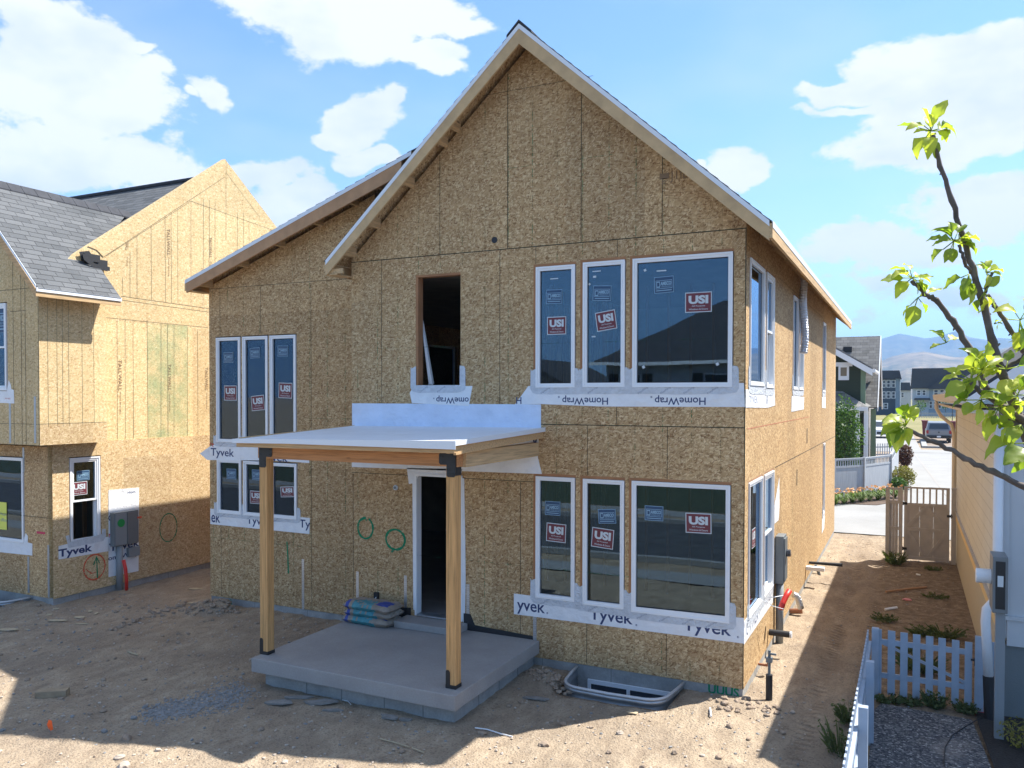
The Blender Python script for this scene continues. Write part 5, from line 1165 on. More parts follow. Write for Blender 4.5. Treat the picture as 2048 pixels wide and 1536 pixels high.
# ================================================================== BAGS ON THE PATIO
PAPER = mat('cement_bag_paper', (.30, .25, .20), .8, var=.2, vscale=8, bump=(18, .8, .03)); TEAL = mat('teal_print', (.06, .24, .27), .6, var=.3, vscale=14); BLUEP = mat('blue_print', (.03, .06, .28), .6, var=.2, vscale=14)
def bag(cx, cy, cz, L, W, Hh, rot, label, seed):
    nu, nv = 28, 14; vs = []; fs = []; mi = []
    for sgn in (1, -1):
        for j in range(nv+1):
            for i in range(nu+1):
                u, v_ = i/nu*2-1, j/nv*2-1
                e = (1-abs(u)**6)*(1-abs(v_)**4); e = max(0, e)**.45
                wv_ = .012*noise.noise(Vector((u*3, v_*3, seed)))+.006*noise.noise(Vector((u*9, v_*9, seed)))
                x = u*L/2*(1-.03*abs(v_)**3); y = v_*W/2*(1-.05*abs(u)**4); z = sgn*(Hh/2*e)+wv_*2
                c, s_ = math.cos(rot), math.sin(rot); vs.append((cx+x*c-y*s_, cy+x*s_+y*c, cz+Hh/2+z))
    k = nu+1; o_ = k*(nv+1)
    for j in range(nv):
        for i in range(nu):
            u, v_ = i/nu, j/nv; a = j*k+i
            m_ = 0
            if .04 < u < .14 and v_ < .35: m_ = 2
            elif .18 < u < .62 and v_ < .45 and (i*7+j*3+seed) % 11 > 1: m_ = 1
            elif .66 < u < .90 and .08 < v_ < .6: m_ = 2
            fs.append((a, a+1, a+k+1, a+k)); mi.append(m_)
            m2 = 1 if (.2 < u < .7 and v_ < .3) else (2 if .03 < u < .14 and v_ < .3 else 0)
            fs.append((a+o_, a+k+o_, a+k+1+o_, a+1+o_)); mi.append(m2)
    b = MB(); b.v = vs; b.f = fs; b.m = mi
    o = b.build('cement_bag', [PAPER, TEAL, BLUEP], smooth=True); tag(o, label, 'bag', 'stacked cement bags on the patio')
bag(-7.88, 10.93, .385, .95, .46, .15, -.02, 'lowest cement bag of the stack on the patio slab', 3); bag(-7.86, 10.95, .50, .93, .45, .15, .04, 'middle cement bag of the stack on the patio slab', 8); bag(-7.87, 10.94, .61, .95, .46, .14, -.03, 'topmost cement bag of the stack, teal and blue print showing', 5)

# ================================================================== LOOSE THINGS ON THE DIRT
def rock(b, x, y, r, z=None, mi=0, flat=.6):
    sd_ = random.random()*99; z = gh(x, y) if z is None else z; bm = bmesh.new(); bmesh.ops.create_icosphere(bm, subdivisions=1 if r < .03 else 2, radius=1)
    sx_, sy2, sz_ = r*random.uniform(.8, 1.3), r*random.uniform(.7, 1.1), r*random.uniform(.7, 1.)*flat/.6*.75
    g = random.random()*6.28; c, s_ = math.cos(g), math.sin(g); vs = []
    for v in bm.verts:
        k = 1+.42*noise.noise(v.co*1.3+Vector((sd_, 0, 0))); px, py = v.co.x*k*sx_, v.co.y*k*sy2; vs.append((x+px*c-py*s_, y+px*s_+py*c, z+v.co.z*k*sz_+sz_*.35))
    fs = [tuple(v.index for v in f.verts) for f in bm.faces]; bm.free(); b.add(vs, fs, mi)
def at0(px, py): x, y = onZ(px, py); return x, y
for px, py, r, m_, lab in ((208, 1463, .055, 'g', 'grey stone on the shaded dirt near the sunlit strip, left of a larger tan one'), (253, 1477, .085, 'd', 'large tan stone lying on the edge of the shadow at lower left'), (240, 1515, .06, 't', 'small sunlit tan stone below the large shadow-edge stone'), (248, 1532, .09, 't', 'pale sunlit boulder cut by the bottom edge'), (316, 1500, .05, 't', 'reddish stone on the sunlit dirt right of the shadow-edge stone'),
    (570, 1526, .06, 't', 'pale flat stone at the bottom edge below the patio'), (804, 1503, .055, 'd', 'brown stone beside a twig in front of the patio'), (268, 1438, .055, 'g', 'blue-grey chunk at the tip of the gravel spill'), (290, 1415, .05, 'g', 'blue-grey chunk just above the tip of the gravel spill'), (145, 1433, .04, 'g', 'small dark stone right of the orange flag'), (157, 1325, .035, 'g', 'small blue-grey stone alone in the middle of the left yard'),
    (148, 1267, .035, 'g', 'small dark stone near the pale wood chips'), (70, 1301, .04, 'g', 'dark stone nearest the left edge in the yard'), (5, 1461, .04, 'g', 'grey stone cut off by the left edge'), (250, 1212, .07, 'c', 'brown dirt lump beside the left riser pipe'), (690, 1434, .03, 't', 'tan pebble right of the patio footing corner'),
    (1240, 1466, .05, 't', 'tan stone on sunlit dirt below the window well'), (1405, 1510, .04, 't', 'tan stone near the bottom edge under the house corner'), (1285, 1535, .05, 'd', 'brown stone at the bottom edge below the window well'), (1565, 1465, .05, 'd', 'brown stone in the passage shade near the picket fence'), (1585, 1424, .045, 't', 'tan stone in the passage shade between house corner and fence'), (1497, 1478, .04, 'd', 'brown stone on sunlit dirt left of the passage shadow'), (1465, 1330+60, .05, 'd', 'brown stone against the foot of the right house corner')):
    x, y = at0(px, py); b = MB(); rock(b, x, y, r*.8); o = b.build('stone', {'g': STONE, 't': STONET, 'd': CLOD, 'c': CLOD}[m_]); tag(o, lab, 'stone', 'loose stones on the dirt')
def at0_(px, py): return tuple(onZ(px, py))
# dirt clods by the foundation corners (too many to count)
b = MB()
for cx, cy, r, n in (*[(at0_(222+138*i/9, 1262-52*i/9)+(.10, 9)) for i in range(10)], (-12.1, 11.4, .55, 90), (-11.7, 11.5, .3, 60), (-4.75, 10.75, .35, 45), (-1.9, 10.9, .5, 50), (-4.4, 10.5, .3, 20)):
    for i in range(n): g = random.random()*6.28; q = r*math.sqrt(random.random()); rock(b, cx+q*math.cos(g), cy+q*math.sin(g)*.7, random.uniform(.012, .05))
tag(b.build('dirt_clods', CLOD), 'crumbled dirt clods heaped at the foot of the walls', 'dirt', kind='stuff')
b = MB()
for i in range(2400):
    q = random.random(); px = 300+190*q+random.gauss(0, 14); py = 1432-48*q+random.gauss(0, 7+9*q); x, y = at0(px, py); rock(b, x, y, random.uniform(.007, .019))
tag(b.build('gravel_spill', STONE), 'spill of blue-grey gravel on the dirt left of the patio', 'gravel', kind='stuff')
b = MB()
for i in range(4200):
    x, y = random.uniform(-17, -1.), random.uniform(5.6, 11.8)
    if y > 8.6 and -8.5 < x < -4.9 or (y > 10.3 and -4.5 < x < -2.7): continue
    if i % 22 == 0: rock(b, x, y, random.uniform(.02, .05), mi=2)
    if x < -1.3 or random.random() < .5: rock(b, x, y, random.choice((.006, .008, .011, .015, .022)), mi=random.choice((0, 1, 1, 1)))
for i in range(500):
    x, y = random.uniform(-1.9, .9), random.uniform(11.5, 26); rock(b, x, y, random.choice((.008, .012, .018)), mi=random.choice((0, 1)))
tag(b.build('pebbles', [STONE, STONET, CLOD]), 'scattered small pebbles and crumbs all over the bare dirt', 'pebbles', kind='stuff')
CHIP = mat('weathered_chip', (.46, .37, .24), .85, var=.25, vscale=12)
def plate(px, py, L, W, rot, mt, name, lab, cat, grp=None, th=.012, jag=.25):
    x, y = at0(px, py); n = 9; P = []
    for i in range(n): g = 2*PI*i/n; r_ = 1+random.uniform(-jag, jag); u, v_ = math.cos(g)*L/2*r_, math.sin(g)*W/2*r_; P.append((x+u*math.cos(rot)-v_*math.sin(rot), y+u*math.sin(rot)+v_*math.cos(rot)))
    z = gh(x, y)+.008; b = MB(); b.slab(P, z, z+th); o = b.build(name, mt); o.rotation_euler.x = 0; tag(o, lab, cat, grp); return o
for px, py, L, W, r_, lab in ((14, 1258, .36, .12, .5, 'long pale wood offcut at the left edge'), (117, 1240, .40, .12, .45, 'longest pale wood offcut in the left yard'), (97, 1228, .16, .10, 2., 'small curled wood offcut left of the longest one'), (112, 1217, .14, .10, .3, 'small wood offcut nearest the yellow house corner'), (180, 1222, .15, .08, 2.6, 'left of two wood chips close together below the riser pipe'), (193, 1226, .14, .07, 2.2, 'right of two wood chips close together below the riser pipe'), (160, 1233, .22, .10, .3, 'pale wood chip just below the two close-set chips'), (162, 1248, .26, .06, .4, 'narrow pink-edged wood strip above a dark stone'), (390, 1176, .28, .13, .4, 'wood offcut in the dirt beside the tall house corner'), (56, 1257, .12, .04, .2, 'tiny wood chip right of the long edge offcut'), (1265, 1433-5, .13, .09, 0., 'yellowish wood chip in the shade below the window well'), (385, 1212-8, .2, .07, 1., 'thin wood chip near the foot of the left meter wall')):
    plate(px, py, L, W, r_, CHIP, 'wood_offcut', lab, 'wood scrap', 'wood scraps on the dirt')
for px, py, L, W, r_, lab in ((558, 1406, .50, .14, .5, 'largest cracked mortar slab lying left of the patio footing'), (595, 1393, .34, .10, .5, 'thin mortar crust just right of the largest slab'), (641, 1405, .40, .16, .5, 'mortar slab second from the left under the patio'), (668, 1420, .25, .07, .4, 'thin mortar crust below the second slab'), (780, 1435, .26, .12, 0., 'mortar slab in front of the patio front edge'), (812, 1437, .16, .08, .2, 'small mortar piece right of the slab under the front edge'), (1071, 1395, .3, .13, .2, 'mortar slab left of the window well')):
    plate(px, py, L, W, r_, MORT, 'mortar_slab', lab, 'mortar', 'dried mortar pieces on the dirt', .02, .35)
x, y = at0(105, 1388); z = gh(x, y); c, s_ = math.cos(.62), math.sin(.62)
o = MB(lambda a, n, q: (x+a*c-n*s_, y+a*s_+n*c, z+q)).box(-.20, .20, -.075, .075, 0, .095).build('lumber_block', mat('muddy_lumber', (.33, .25, .16), .9, var=.25, vscale=10), bevel=.006); tag(o, 'short muddy lumber block in the left yard above the orange flag', 'wood block')
fx, fy = at0(100, 1463); fl = thing('marking_flag', (fx, fy, 0), 'small bright orange utility marking flag stuck in the dirt at lower left', 'flag')
b = MB(); b.tube([(fx, fy, -.02), (fx-.01, fy, .10)], .003, 6); b.build('wire_stem', GREYP, fl)
b = MB(); P = [(-.05, .10), (-.02, .17), (.03, .155), (.05, .03), (.01, .01), (-.03, .05)]; b.add([(fx+a*RT.x*.75, fy+a*RT.y*.75, z_*.85) for a, z_ in P], [tuple(range(6))]); o = b.build('flag_sheet', ORANGE, fl); sm = o.modifiers.new('solid', 'SOLIDIFY'); sm.thickness = .002
def twig(name, pts, r, mt, lab, cat, grp=None):
    P = [(*at0(px, py),) for px, py in pts]; P = [(x, y, gh(x, y)+.012+r) for x, y in P]; o = MB().tube(P, r, 6).build(name, mt); tag(o, lab, cat, grp); return o
twig('twig', [(760, 1479), (790, 1487), (819, 1494)], .008, CHIP, 'long thin twig on shaded dirt in front of the patio', 'twig', 'twigs on the dirt'); twig('twig', [(824, 1498), (848, 1506)], .007, CHIP, 'short thin twig beside the brown stone at lower centre', 'twig', 'twigs on the dirt')
twig('twig', [(255, 1305), (276, 1311)], .012, CHIP, 'short pale stick in the middle of the left yard', 'twig', 'twigs on the dirt')
twig('plastic_strap', [(950, 1454), (975, 1457), (1000, 1464), (1025, 1470)], .008, WPAINT, 'white plastic strap curling on the dirt in front of the slab corner', 'strap'); twig('plastic_strap', [(1420, 1424), (1422, 1440)], .012, WPAINT, 'white plastic scrap on sunlit dirt below the house corner', 'strap')
twig('cable_scrap', [(684, 1398), (696, 1400), (702, 1406)], .005, WPAINT, 'short white cable scrap near the patio footing', 'wire'); twig('survey_lath', [(1772, 1186), (1815, 1180), (1853, 1176)], .022, mat('lath_wood', (.45, .25, .13), .8), 'long reddish wooden lath lying in the passage', 'wood stick')
twig('trim_scrap', [(1770, 1220), (1794, 1219)], .025, WPAINT, 'short white trim scrap lying in the passage', 'trim'); twig('cable_scrap', [(1833, 1150), (1840, 1152)], .02, WPAINT, 'tiny white scrap near the gate in the passage', 'scrap')
x, y = at0(1814, 1199); b = MB(); rock(b, x, y, .09, mi=0, flat=.3); tag(b.build('pink_rag', mat('pink_cloth', (.62, .25, .25), .9)), 'crumpled pink rag on the brown dirt of the passage', 'rag')
x, y = at0(1966, 1428); b = MB(); rock(b, x, y, .10, mi=0, flat=.2); tag(b.build('red_disc', mat('dark_red_plastic', (.28, .03, .03), .6)), 'dark red flat lid lying by the picket section', 'lid')
# ================================================================== PLANTS
def leafcloud(b, c, rx, ry, rz, n, ls, mi=0, shell=.55, zmin=None):
    for _ in range(n):
        while True:
            p = Vector((random.uniform(-1, 1), random.uniform(-1, 1), random.uniform(-1, 1)))
            if shell*random.random() < p.length < 1: break
        k = 1+.28*noise.noise(Vector((p.x*2.2+c[0], p.y*2.2+c[1], p.z*2.2)))
        q = Vector((c[0]+p.x*rx*k, c[1]+p.y*ry*k, c[2]+p.z*rz*k))
        if zmin is not None and q.z < zmin: continue
        d = Vector((random.gauss(0, 1), random.gauss(0, 1), random.gauss(0, .7))).normalized(); e = d.cross(Vector((random.gauss(0, 1), random.gauss(0, 1), random.gauss(0, 1)))).normalized(); l = ls*random.uniform(.6, 1.3)
        b.add([tuple(q-d*l), tuple(q+e*l*.42), tuple(q+d*l), tuple(q-e*l*.42)], [(0, 1, 2, 3)], mi)
def shrub(name, px, py, Y, w_, h_, n, ls, mt, lab, cat='shrub', grp=None):
    x, _ = onY(px, py, Y); t_ = thing(name, (x, Y, 0), lab, cat, grp)
    b = MB(); leafcloud(b, (x, Y, h_*.55), w_/2, w_/2, h_*.5, n, ls, zmin=.0); b.build('foliage', mt, t_)
    b = MB()
    for i in range(5): g = i*1.3; b.tube([(x, Y, 0), (x+.12*w_*math.cos(g), Y+.12*w_*math.sin(g), h_*.3), (x+.3*w_*math.cos(g), Y+.3*w_*math.sin(g), h_*.75)], [.03*h_/2, .02*h_/2, .006], 6)
    b.build('stems', BARK, t_)
shrub('tall_shrub', 1684, 918, 38.5, 1.7, 3.9, 4200, .08, BUSH, 'tall leafy green shrub behind the white fence by the dark green house', 'shrub')
x, y = onZ(1809, 937); shrub('red_shrub', 1809, 937, y, .9, 1.35, 2400, .06, REDS, 'dark reddish shrub beside the concrete lane beyond the fence')
x, y = onZ(1808, 978); shrub('golden_shrub', 1806, 978, y, 1.0, 1.0, 2200, .05, GOLD, 'rounded yellow-green shrub at the near end of the lane bed')
x, y = onZ(1796, 990); shrub('golden_shrub', 1796, 985, y+1.5, .7, 0.6, 1200, .05, BUSH, 'low green shrub between the white fence and the golden shrub')
sheet('planting_bed', [(-9, 33.0), (-1.1, 33.65), (-.1, 35.8), (-.06, 52), (-.75, 52), (-.75, 38.4), (-2, 36), (-9, 34.4)], .022, mat('bark_mulch', (.10, .065, .045), .95, var=.4, vscale=9))
labs = ['nearest the sheathed wall', 'second from the sheathed wall', 'third from the sheathed wall', 'fourth from the sheathed wall', 'fifth from the sheathed wall', 'just left of the gate panel', 'seen over the taupe fence panel', 'beside the gate spindles']
for i in range(8):
    px = 1670+i*17; x, y = onZ(px, 1012-i*2.0); y += .25
    t_ = thing('daylily', (x, y, 0), 'clump of orange daylilies under the white fence, '+labs[i], 'flowers', 'orange daylilies below the fence')
    b = MB()
    for k in range(150):
        g = random.random()*6.28; r_ = random.uniform(.15, .52); h_ = random.uniform(.2, .45); w2 = .012
        p0 = Vector((x, y, 0)); p1 = p0+Vector((math.cos(g)*r_*.5, math.sin(g)*r_*.5, h_)); p2_ = p0+Vector((math.cos(g)*r_, math.sin(g)*r_, h_*.7)); s3 = Vector((-math.sin(g), math.cos(g), 0))*w2
        b.add([tuple(p0-s3), tuple(p0+s3), tuple(p1+s3), tuple(p1-s3), tuple(p2_)], [(0, 1, 2, 3), (3, 2, 4)])
    b.build('leaves', LILY, t_)
    b = MB()
    for k in range(random.randint(5, 9)): g = random.random()*6.28; r_ = random.uniform(.05, .3); leafcloud(b, (x+r_*math.cos(g), y+r_*math.sin(g), random.uniform(.42, .60)), .05, .05, .04, 8, .05)
    b.build('blooms', FLOW, t_)
def weed(px, py, w_, h_, n, lab):
    x, y = at0(px, py); b = MB()
    for k in range(n):
        g = random.random()*6.28; r_ = w_*math.sqrt(random.random())*.5; hh = h_*random.uniform(.3, 1); bx, by = x+r_*math.cos(g)*.5, y+r_*math.sin(g)*.5; tx, ty = x+r_*1.3*math.cos(g), y+r_*1.3*math.sin(g)
        b.add([(bx-.004, by, 0), (bx+.004, by, 0), ((bx+tx)/2+.004, (by+ty)/2, hh*.7), (tx, ty, hh)], [(0, 1, 2), (0, 2, 3)])
        for _ in range(3): q = random.random(); leafcloud(b, (bx+(tx-bx)*q, by+(ty-by)*q, hh*q), .03, .03, .02, 2, .028)
    tag(b.build('weed', WEED), lab, 'weed', 'weeds along the fence and passage')
for a in ((1700, 1445, .35, .28, 60, 'bushy weed against the picket fence left side, upper one'), (1680, 1505, .4, .38, 45, 'straggly tall weed beside the picket fence near the bottom edge'), (1868, 1415, .3, .25, 70, 'dark weed growing up through the middle pickets of the gate'), (1820, 1408, .3, .12, 50, 'low weed at the foot of the third gate picket'), (1930, 1425, .3, .14, 60, 'low weed below the last gate pickets'), (1775, 1405, .3, .1, 50, 'low weed under the hinge side of the picket gate'),
          (1790, 1128, .5, .32, 110, 'dark weed at the foot of the taupe fence panel'), (1845, 1270, .5, .12, 60, 'thin weed patch in the passage dirt left of centre, nearer the fence'), (1890, 1275, .6, .2, 90, 'bushy weed in the passage dirt behind the picket gate'), (1770, 1240, .5, .1, 50, 'sparse weed in the passage dirt on the house side'), (1870, 1195, .5, .08, 40, 'sparse weed in the middle of the passage'), (1865, 1140, .4, .1, 40, 'small weed in the dirt right in front of the gate'), (1815, 1300, .4, .1, 50, 'low weed just behind the picket gate left half'), (1840, 1340, .7, .25, 120, 'rough weeds showing between the gate pickets')): weed(*a)
x, y = onZ(2040, 1500); shrub('young_bush', 2044, 1510, y, .5, .35, 260, .03, GOLD, 'small yellow-green bush in the black mulch at the lower right corner', 'shrub')
o = MB().tube([(*at0(1888, 1536), .03), (*at0(1890, 1500), .03), (*at0(1905, 1475), .03), (*at0(1935, 1455), .03), (*at0(1962, 1440), .03)], .006, 5).build('garden_hose', BLACKP); tag(o, 'thin black hose curving across the grey gravel yard', 'hose')

# ================================================================== FOREGROUND PEAR TREE
DP = 2.0
pt = thing('young_pear_tree', (.62, 2.35, 0), 'young pear tree with bright green leaves reaching in from the right, close up', 'tree')
def branch(name, pts, r0, r1, knots=True):
    P = [at(px, py, DP+dd) for px, py, dd in pts]; Q = []
    for i in range(len(P)-1):
        for k in range(5): q = k/5; Q.append(P[i].lerp(P[i+1], q)+Vector((random.gauss(0, .0016), random.gauss(0, .0016), random.gauss(0, .0016))))
    Q.append(P[-1]); n = len(Q); rr = [(r0+(r1-r0)*i/(n-1))*(1+(.22 if i % 5 == 0 and knots else random.uniform(-.05, .05))) for i in range(n)]
    b = MB(); b.tube(Q, rr, 9)
    for i in range(4, n-2, 5):
        d = Vector((random.gauss(0, 1), random.gauss(0, 1), random.gauss(0, 1))).normalized()*rr[i]*1.9; b.tube([Q[i], Q[i]+d], [rr[i]*.5, rr[i]*.25], 5)
    return b.build(name, BARK, pt, smooth=True)
branch('trunk', [(2230, 1700, .1), (2190, 1350, .1), (2140, 1080, .08), (2090, 950, .05), (2052, 870, 0), (2030, 812, 0), (2003, 745, 0), (1985, 685, 0), (1966, 605, 0), (1944, 540, 0), (1930, 485, 0), (1905, 400, 0), (1880, 330, 0), (1866, 270, 0)], .0145, .0046)
b = MB(); p = at(2230, 1700, DP+.1); b.tube([(p.x+.12, p.y+.08, -.05), (p.x+.06, p.y+.04, 1.2), tuple(p)], [.04, .032, .024], 10); b.build('trunk', BARK, pt, smooth=True)
branch('limb', [(2110, 1010, .02), (2048, 972, 0), (1985, 945, -.02), (1930, 915, -.03), (1868, 882, -.04), (1812, 858, -.04)], .0085, .0045)
branch('limb', [(2048, 868, 0), (2040, 858, 0), (2000, 815, .03), (1968, 770, .04), (1940, 700, .05), (1905, 640, .05), (1872, 600, .05), (1850, 588, .05), (1824, 562, .05)], .011, .0048)
branch('limb', [(2048, 840, -.02), (2005, 812, -.03), (1960, 783, -.03), (1942, 764, -.03)], .0075, .005)
branch('limb', [(2090, 760, .06), (2048, 700, .05), (2018, 655, .04), (1990, 612, .03), (1975, 590, .02)], .007, .0045)
branch('twig', [(1942, 545, .0), (1930, 520, -.02), (1918, 490, -.02)], .0045, .0035); branch('twig', [(1965, 600, .0), (1975, 570, -.02), (1985, 545, -.02)], .0045, .003); branch('twig', [(2000, 740, .0), (2040, 720, -.02), (2060, 700, -.03)], .005, .003)
def leaf(b, base, d, up, L, W, curl, fold):
    d = d.normalized(); s_ = d.cross(up).normalized(); n = s_.cross(d).normalized(); N = 7; vs = []; fs = []
    for i in range(N+1):
        t_ = i/N; w_ = W*math.sin(PI*t_**.72)**.85*.5 if 0 < t_ < 1 else .0008
        c = base+d*L*(math.sin(curl*t_)/curl if abs(curl) > .05 else t_)-n*L*((1-math.cos(curl*t_))/curl if abs(curl) > .05 else 0)
        rip = .10*W*math.sin(i*2.1+L*900)
        for q in (-1, -.5, 0, .5, 1): vs.append(tuple(c+s_*w_*q+n*(abs(q)*w_*fold+(rip*(abs(q) > .9)))))
    for i in range(N):
        for k in range(4): a = i*5+k; fs.append((a, a+1, a+6, a+5))
    b.add(vs, fs)
CL = [(1862, 262, 0, 11, [(1, .15), (-1, .3), (-.9, .5), (.9, .3), (-.5, -.6), (.2, .8), (-.2, .7), (-1, -.1), (.1, .5), (.75, .15), (-.3, -.7)], 1.0),
      (1908, 482, -.02, 12, [(-.9, .3), (-.6, .8), (-.5, -.9), (-.1, -1), (.8, .4), (1, 0), (1., -.3), (-1, .1), (.3, .6), (-.7, -.6), (.9, .2), (-.3, .5)], 1.05),
      (1824, 556, .05, 10, [(-.9, .4), (-1, 0), (-.7, -.6), (.6, .4), (1, .1), (.9, -.4), (-.4, .8), (.1, .9), (-.9, -.7), (.5, -.6)], .95),
      (1938, 548, -.02, 4, [(-.5, -.9), (-.2, -1), (-.6, -.3), (0, -.9)], 1.1), (1972, 545, -.02, 7, [(.7, .6), (1, -.1), (.2, .8), (.9, .3), (-.4, .6), (.8, -.4), (0, -.8)], .75), (1836, 595, .05, 4, [(-.3, -1), (-.6, -.8), (.7, .3), (.5, -.4)], .95), (1968, 585, -.02, 4, [(-.3, -.9), (.1, -.8), (.5, .7), (.3, -.5)], .8),
      (1893, 685, .05, 4, [(-.8, .8), (-1, -.3), (.8, .5), (-.6, .9)], .75), (1942, 760, -.03, 13, [(-.9, .5), (-1, .2), (-.4, -.9), (-.9, -.3), (.2, .8), (.7, .4), (.9, 0), (-.2, .9), (-.6, .8), (.3, -.8), (-1, 0), (.5, .8), (-.4, .4)], 1.15), (1965, 740, -.05, 8, [(-.9, .3), (-.5, .8), (.1, .9), (.7, .5), (-.3, -.6), (.9, -.2), (-.9, .7), (.2, .4)], 1.05),
      (2012, 738, -.04, 7, [(-.4, .5), (.3, .7), (.9, .2), (-.8, .1), (.9, -.3), (0, .8), (.5, .5)], 1.0), (1962, 800, -.03, 9, [(-.7, -.4), (-.3, -.9), (.4, -.6), (.8, .2), (-.9, 0), (.1, .8), (-.5, -.9), (.2, -1), (.9, -.2)], 1.05), (1998, 815, -.04, 12, [(-.7, -.8), (-.2, -1), (.3, -.9), (.9, .2), (.7, .7), (-.9, 0), (.2, .8), (-.5, .6), (-.9, -.6), (.8, -.4), (.1, -1), (.5, .3)], 1.1),
      (2035, 790, -.05, 11, [(-.7, .5), (.2, .9), (.9, 0), (-.3, -.9), (.5, -.8), (-.9, -.2), (.3, .5), (-.5, .9), (0, -.8), (.8, .7), (-.8, -.6)], 1.05), (2042, 850, -.04, 7, [(-.8, -.2), (-.3, -.9), (.5, -.8), (-.9, -.5), (.4, .5), (-.5, .5), (0, -1)], 1.1), (2060, 885, -.04, 4, [(-1, -.1), (-.9, -.5), (-.6, -.9), (-1, .3)], 1.4),
      (1812, 850, -.04, 13, [(-.9, .2), (-.8, -.5), (-.4, .9), (0, 1), (.3, .7), (-1, -.1), (.6, .7), (-.6, -.9), (-.2, .6), (-.8, .7)], 1.1), (2040, 640, .03, 8, [(-.2, -.9), (-.5, .4), (.2, .6), (.4, -.9), (-.1, -.7), (.6, .4), (-.6, .1), (.1, -1)], 1.15), (1988, 648, .0, 2, [(.5, .8), (.7, .3)], .4)]
b = MB(); st_ = MB(); cc_ = 0
for px, py, dd, n, dirs, sc in CL:
    o0 = at(px, py, DP+dd)
    for (ux, uz) in (dirs if py < 700 or px < 1900 else dirs[::1][:max(3, int(len(dirs)*.68))]):
        dr_ = (RT*ux+UP*uz+FW*random.uniform(-.6, .6)).normalized(); pet = random.uniform(.010, .03)*sc
        up = (UP*.8-FW*random.uniform(.1, .9)+RT*random.uniform(-.4, .4)).normalized(); base = o0+dr_*pet
        st_.tube([o0, base], .0013, 4)
        L = random.uniform(.034, .060)*sc; leaf(b, base, dr_, up, L, L*random.uniform(.48, .78), random.uniform(.2, 1.9), random.uniform(.1, .9))
        if random.random() < .2: d2 = (dr_+Vector((random.gauss(0, .6), random.gauss(0, .6), random.gauss(0, .6)))).normalized(); leaf(b, o0+d2*pet, d2, up, L*.7, L*.42, random.uniform(.5, 1.4), random.uniform(.3, .8))
b.v += st_.v if False else []; o_ = len(b.v); b.v += st_.v; b.f += [tuple(i+o_ for i in f) for f in st_.f]; b.m += st_.m; b.build('leaves', PEAR, pt, smooth=True)

# ================================================================== BEYOND THE PASSAGE
gh_ = thing('green_house', (-2, 45, 0), 'dark green two-storey house with a steep weathered shingle roof beyond the white fence', 'house')
YG1 = 43.; GF = frame((0, YG1))
def P_(px, py, Y=YG1): return onY(px, py, Y)
b = MB(GF); xr0 = P_(1722, 700)[0]; b.prism([(-9, P_(1667, 830)[1]), (xr0, P_(1667, 830)[1]), (xr0, P_(1722, 727)[1]), (-9, P_(1722, 727)[1]+(xr0+9)*.62)], -.2, 0); b.build('wing_wall', SIDG, gh_)
b = MB(); b.box(xr0-.2, xr0-.001, YG1+.201, 47, 3.3, P_(1722, 727)[1]-.02); b.build('wing_side_wall', SIDG, gh_)
b = MB(GF); b.box(xr0-.0, xr0+.22, -.1, .03, P_(1667, 830)[1]+.4, P_(1722, 730)[1]); b.build('corner_board', TRG, gh_)
tip = P_(1745, 738, YG1-.5); t2 = (-9, tip[1]+(tip[0]+9)*.62)
b = MB(); b.add([(tip[0], YG1-.5, tip[1]), (t2[0], YG1-.5, t2[1]), (t2[0], 47.5, t2[1]), (tip[0], 47.5, tip[1])], [(0, 1, 2, 3)]); o = b.build('wing_roof', SHT, gh_); sm = o.modifiers.new('solid', 'SOLIDIFY'); sm.thickness = .06
b = MB(frame((0, YG1-.5))); b.prism([(tip[0]+.0, tip[1]-.02), (t2[0], t2[1]-.02), (t2[0], t2[1]-.32), (tip[0], tip[1]-.32)], .0, .04); b.build('rake_board', WPAINT, gh_)
b = MB(); b.tube([(tip[0]+.06, YG1-.5, tip[1]-.08), (tip[0]+.06, 47, tip[1]-.08)], .09, 8); b.build('gutter', WPAINT, gh_)
w0 = P_(1677, 733); w1 = P_(1698, 754)
f = MB(GF); f.box(w0[0], w1[0], .001, .05, w1[1]-.15, w0[1]+.0); f.box(w0[0]-.15, w1[0]+.15, .001, .07, w0[1], w0[1]+.2); fo = f.build('window', WPAINT, gh_); g = MB(GF); g.box(w0[0]+.1, w1[0]-.1, .0501, .055, w1[1]+.05, w0[1]-.05); g.build('glass_pane', mat('curtained_glass', (.20, .17, .12), .3), fo)
YM = 46.; ye_, yr_ = YM, 49.6; zr_ = onY(1757, 672, yr_)[1]; ze_ = onY(1752, 814, ye_)[1]; xr1 = onY(1755, 760, YM)[0]
b = MB(); b.add([(-16, ye_, ze_), (xr1, ye_, ze_), (xr1, yr_, zr_), (-16, yr_, zr_), (-16, yr_+4, ze_), (xr1, yr_+4, ze_)], [(0, 1, 2, 3), (3, 2, 5, 4)]); o = b.build('shingle_roof', SHT, gh_); sm = o.modifiers.new('solid', 'SOLIDIFY'); sm.thickness = .08; sm.offset = -1
b = MB(frame((xr1+.0, 0), (0, 1), (1, 0))); b.prism([(ye_-.05, ze_-.02), (yr_, zr_+.02), (yr_, zr_-.28), (ye_-.05, ze_-.22)], .0, .05); b.prism([(yr_, zr_+.02), (yr_+4, ze_-.02), (yr_+4, ze_-.22), (yr_, zr_-.28)], .0, .05); b.build_each('rake_board', WPAINT, gh_)
b = MB(frame((xr1-.4, 0), (0, 1), (1, 0))); b.prism([(ye_+.4, 0), (yr_+3.6, 0), (yr_+3.6, ze_), (yr_, zr_-.4), (ye_+.4, ze_)], -.2, 0); b.build('gable_wall', SIDT, gh_)
b = MB(); b.box(-16, xr1-.6, YM+.5, YM+.7, 0, ze_); b.build('ground_wall', SIDG, gh_)
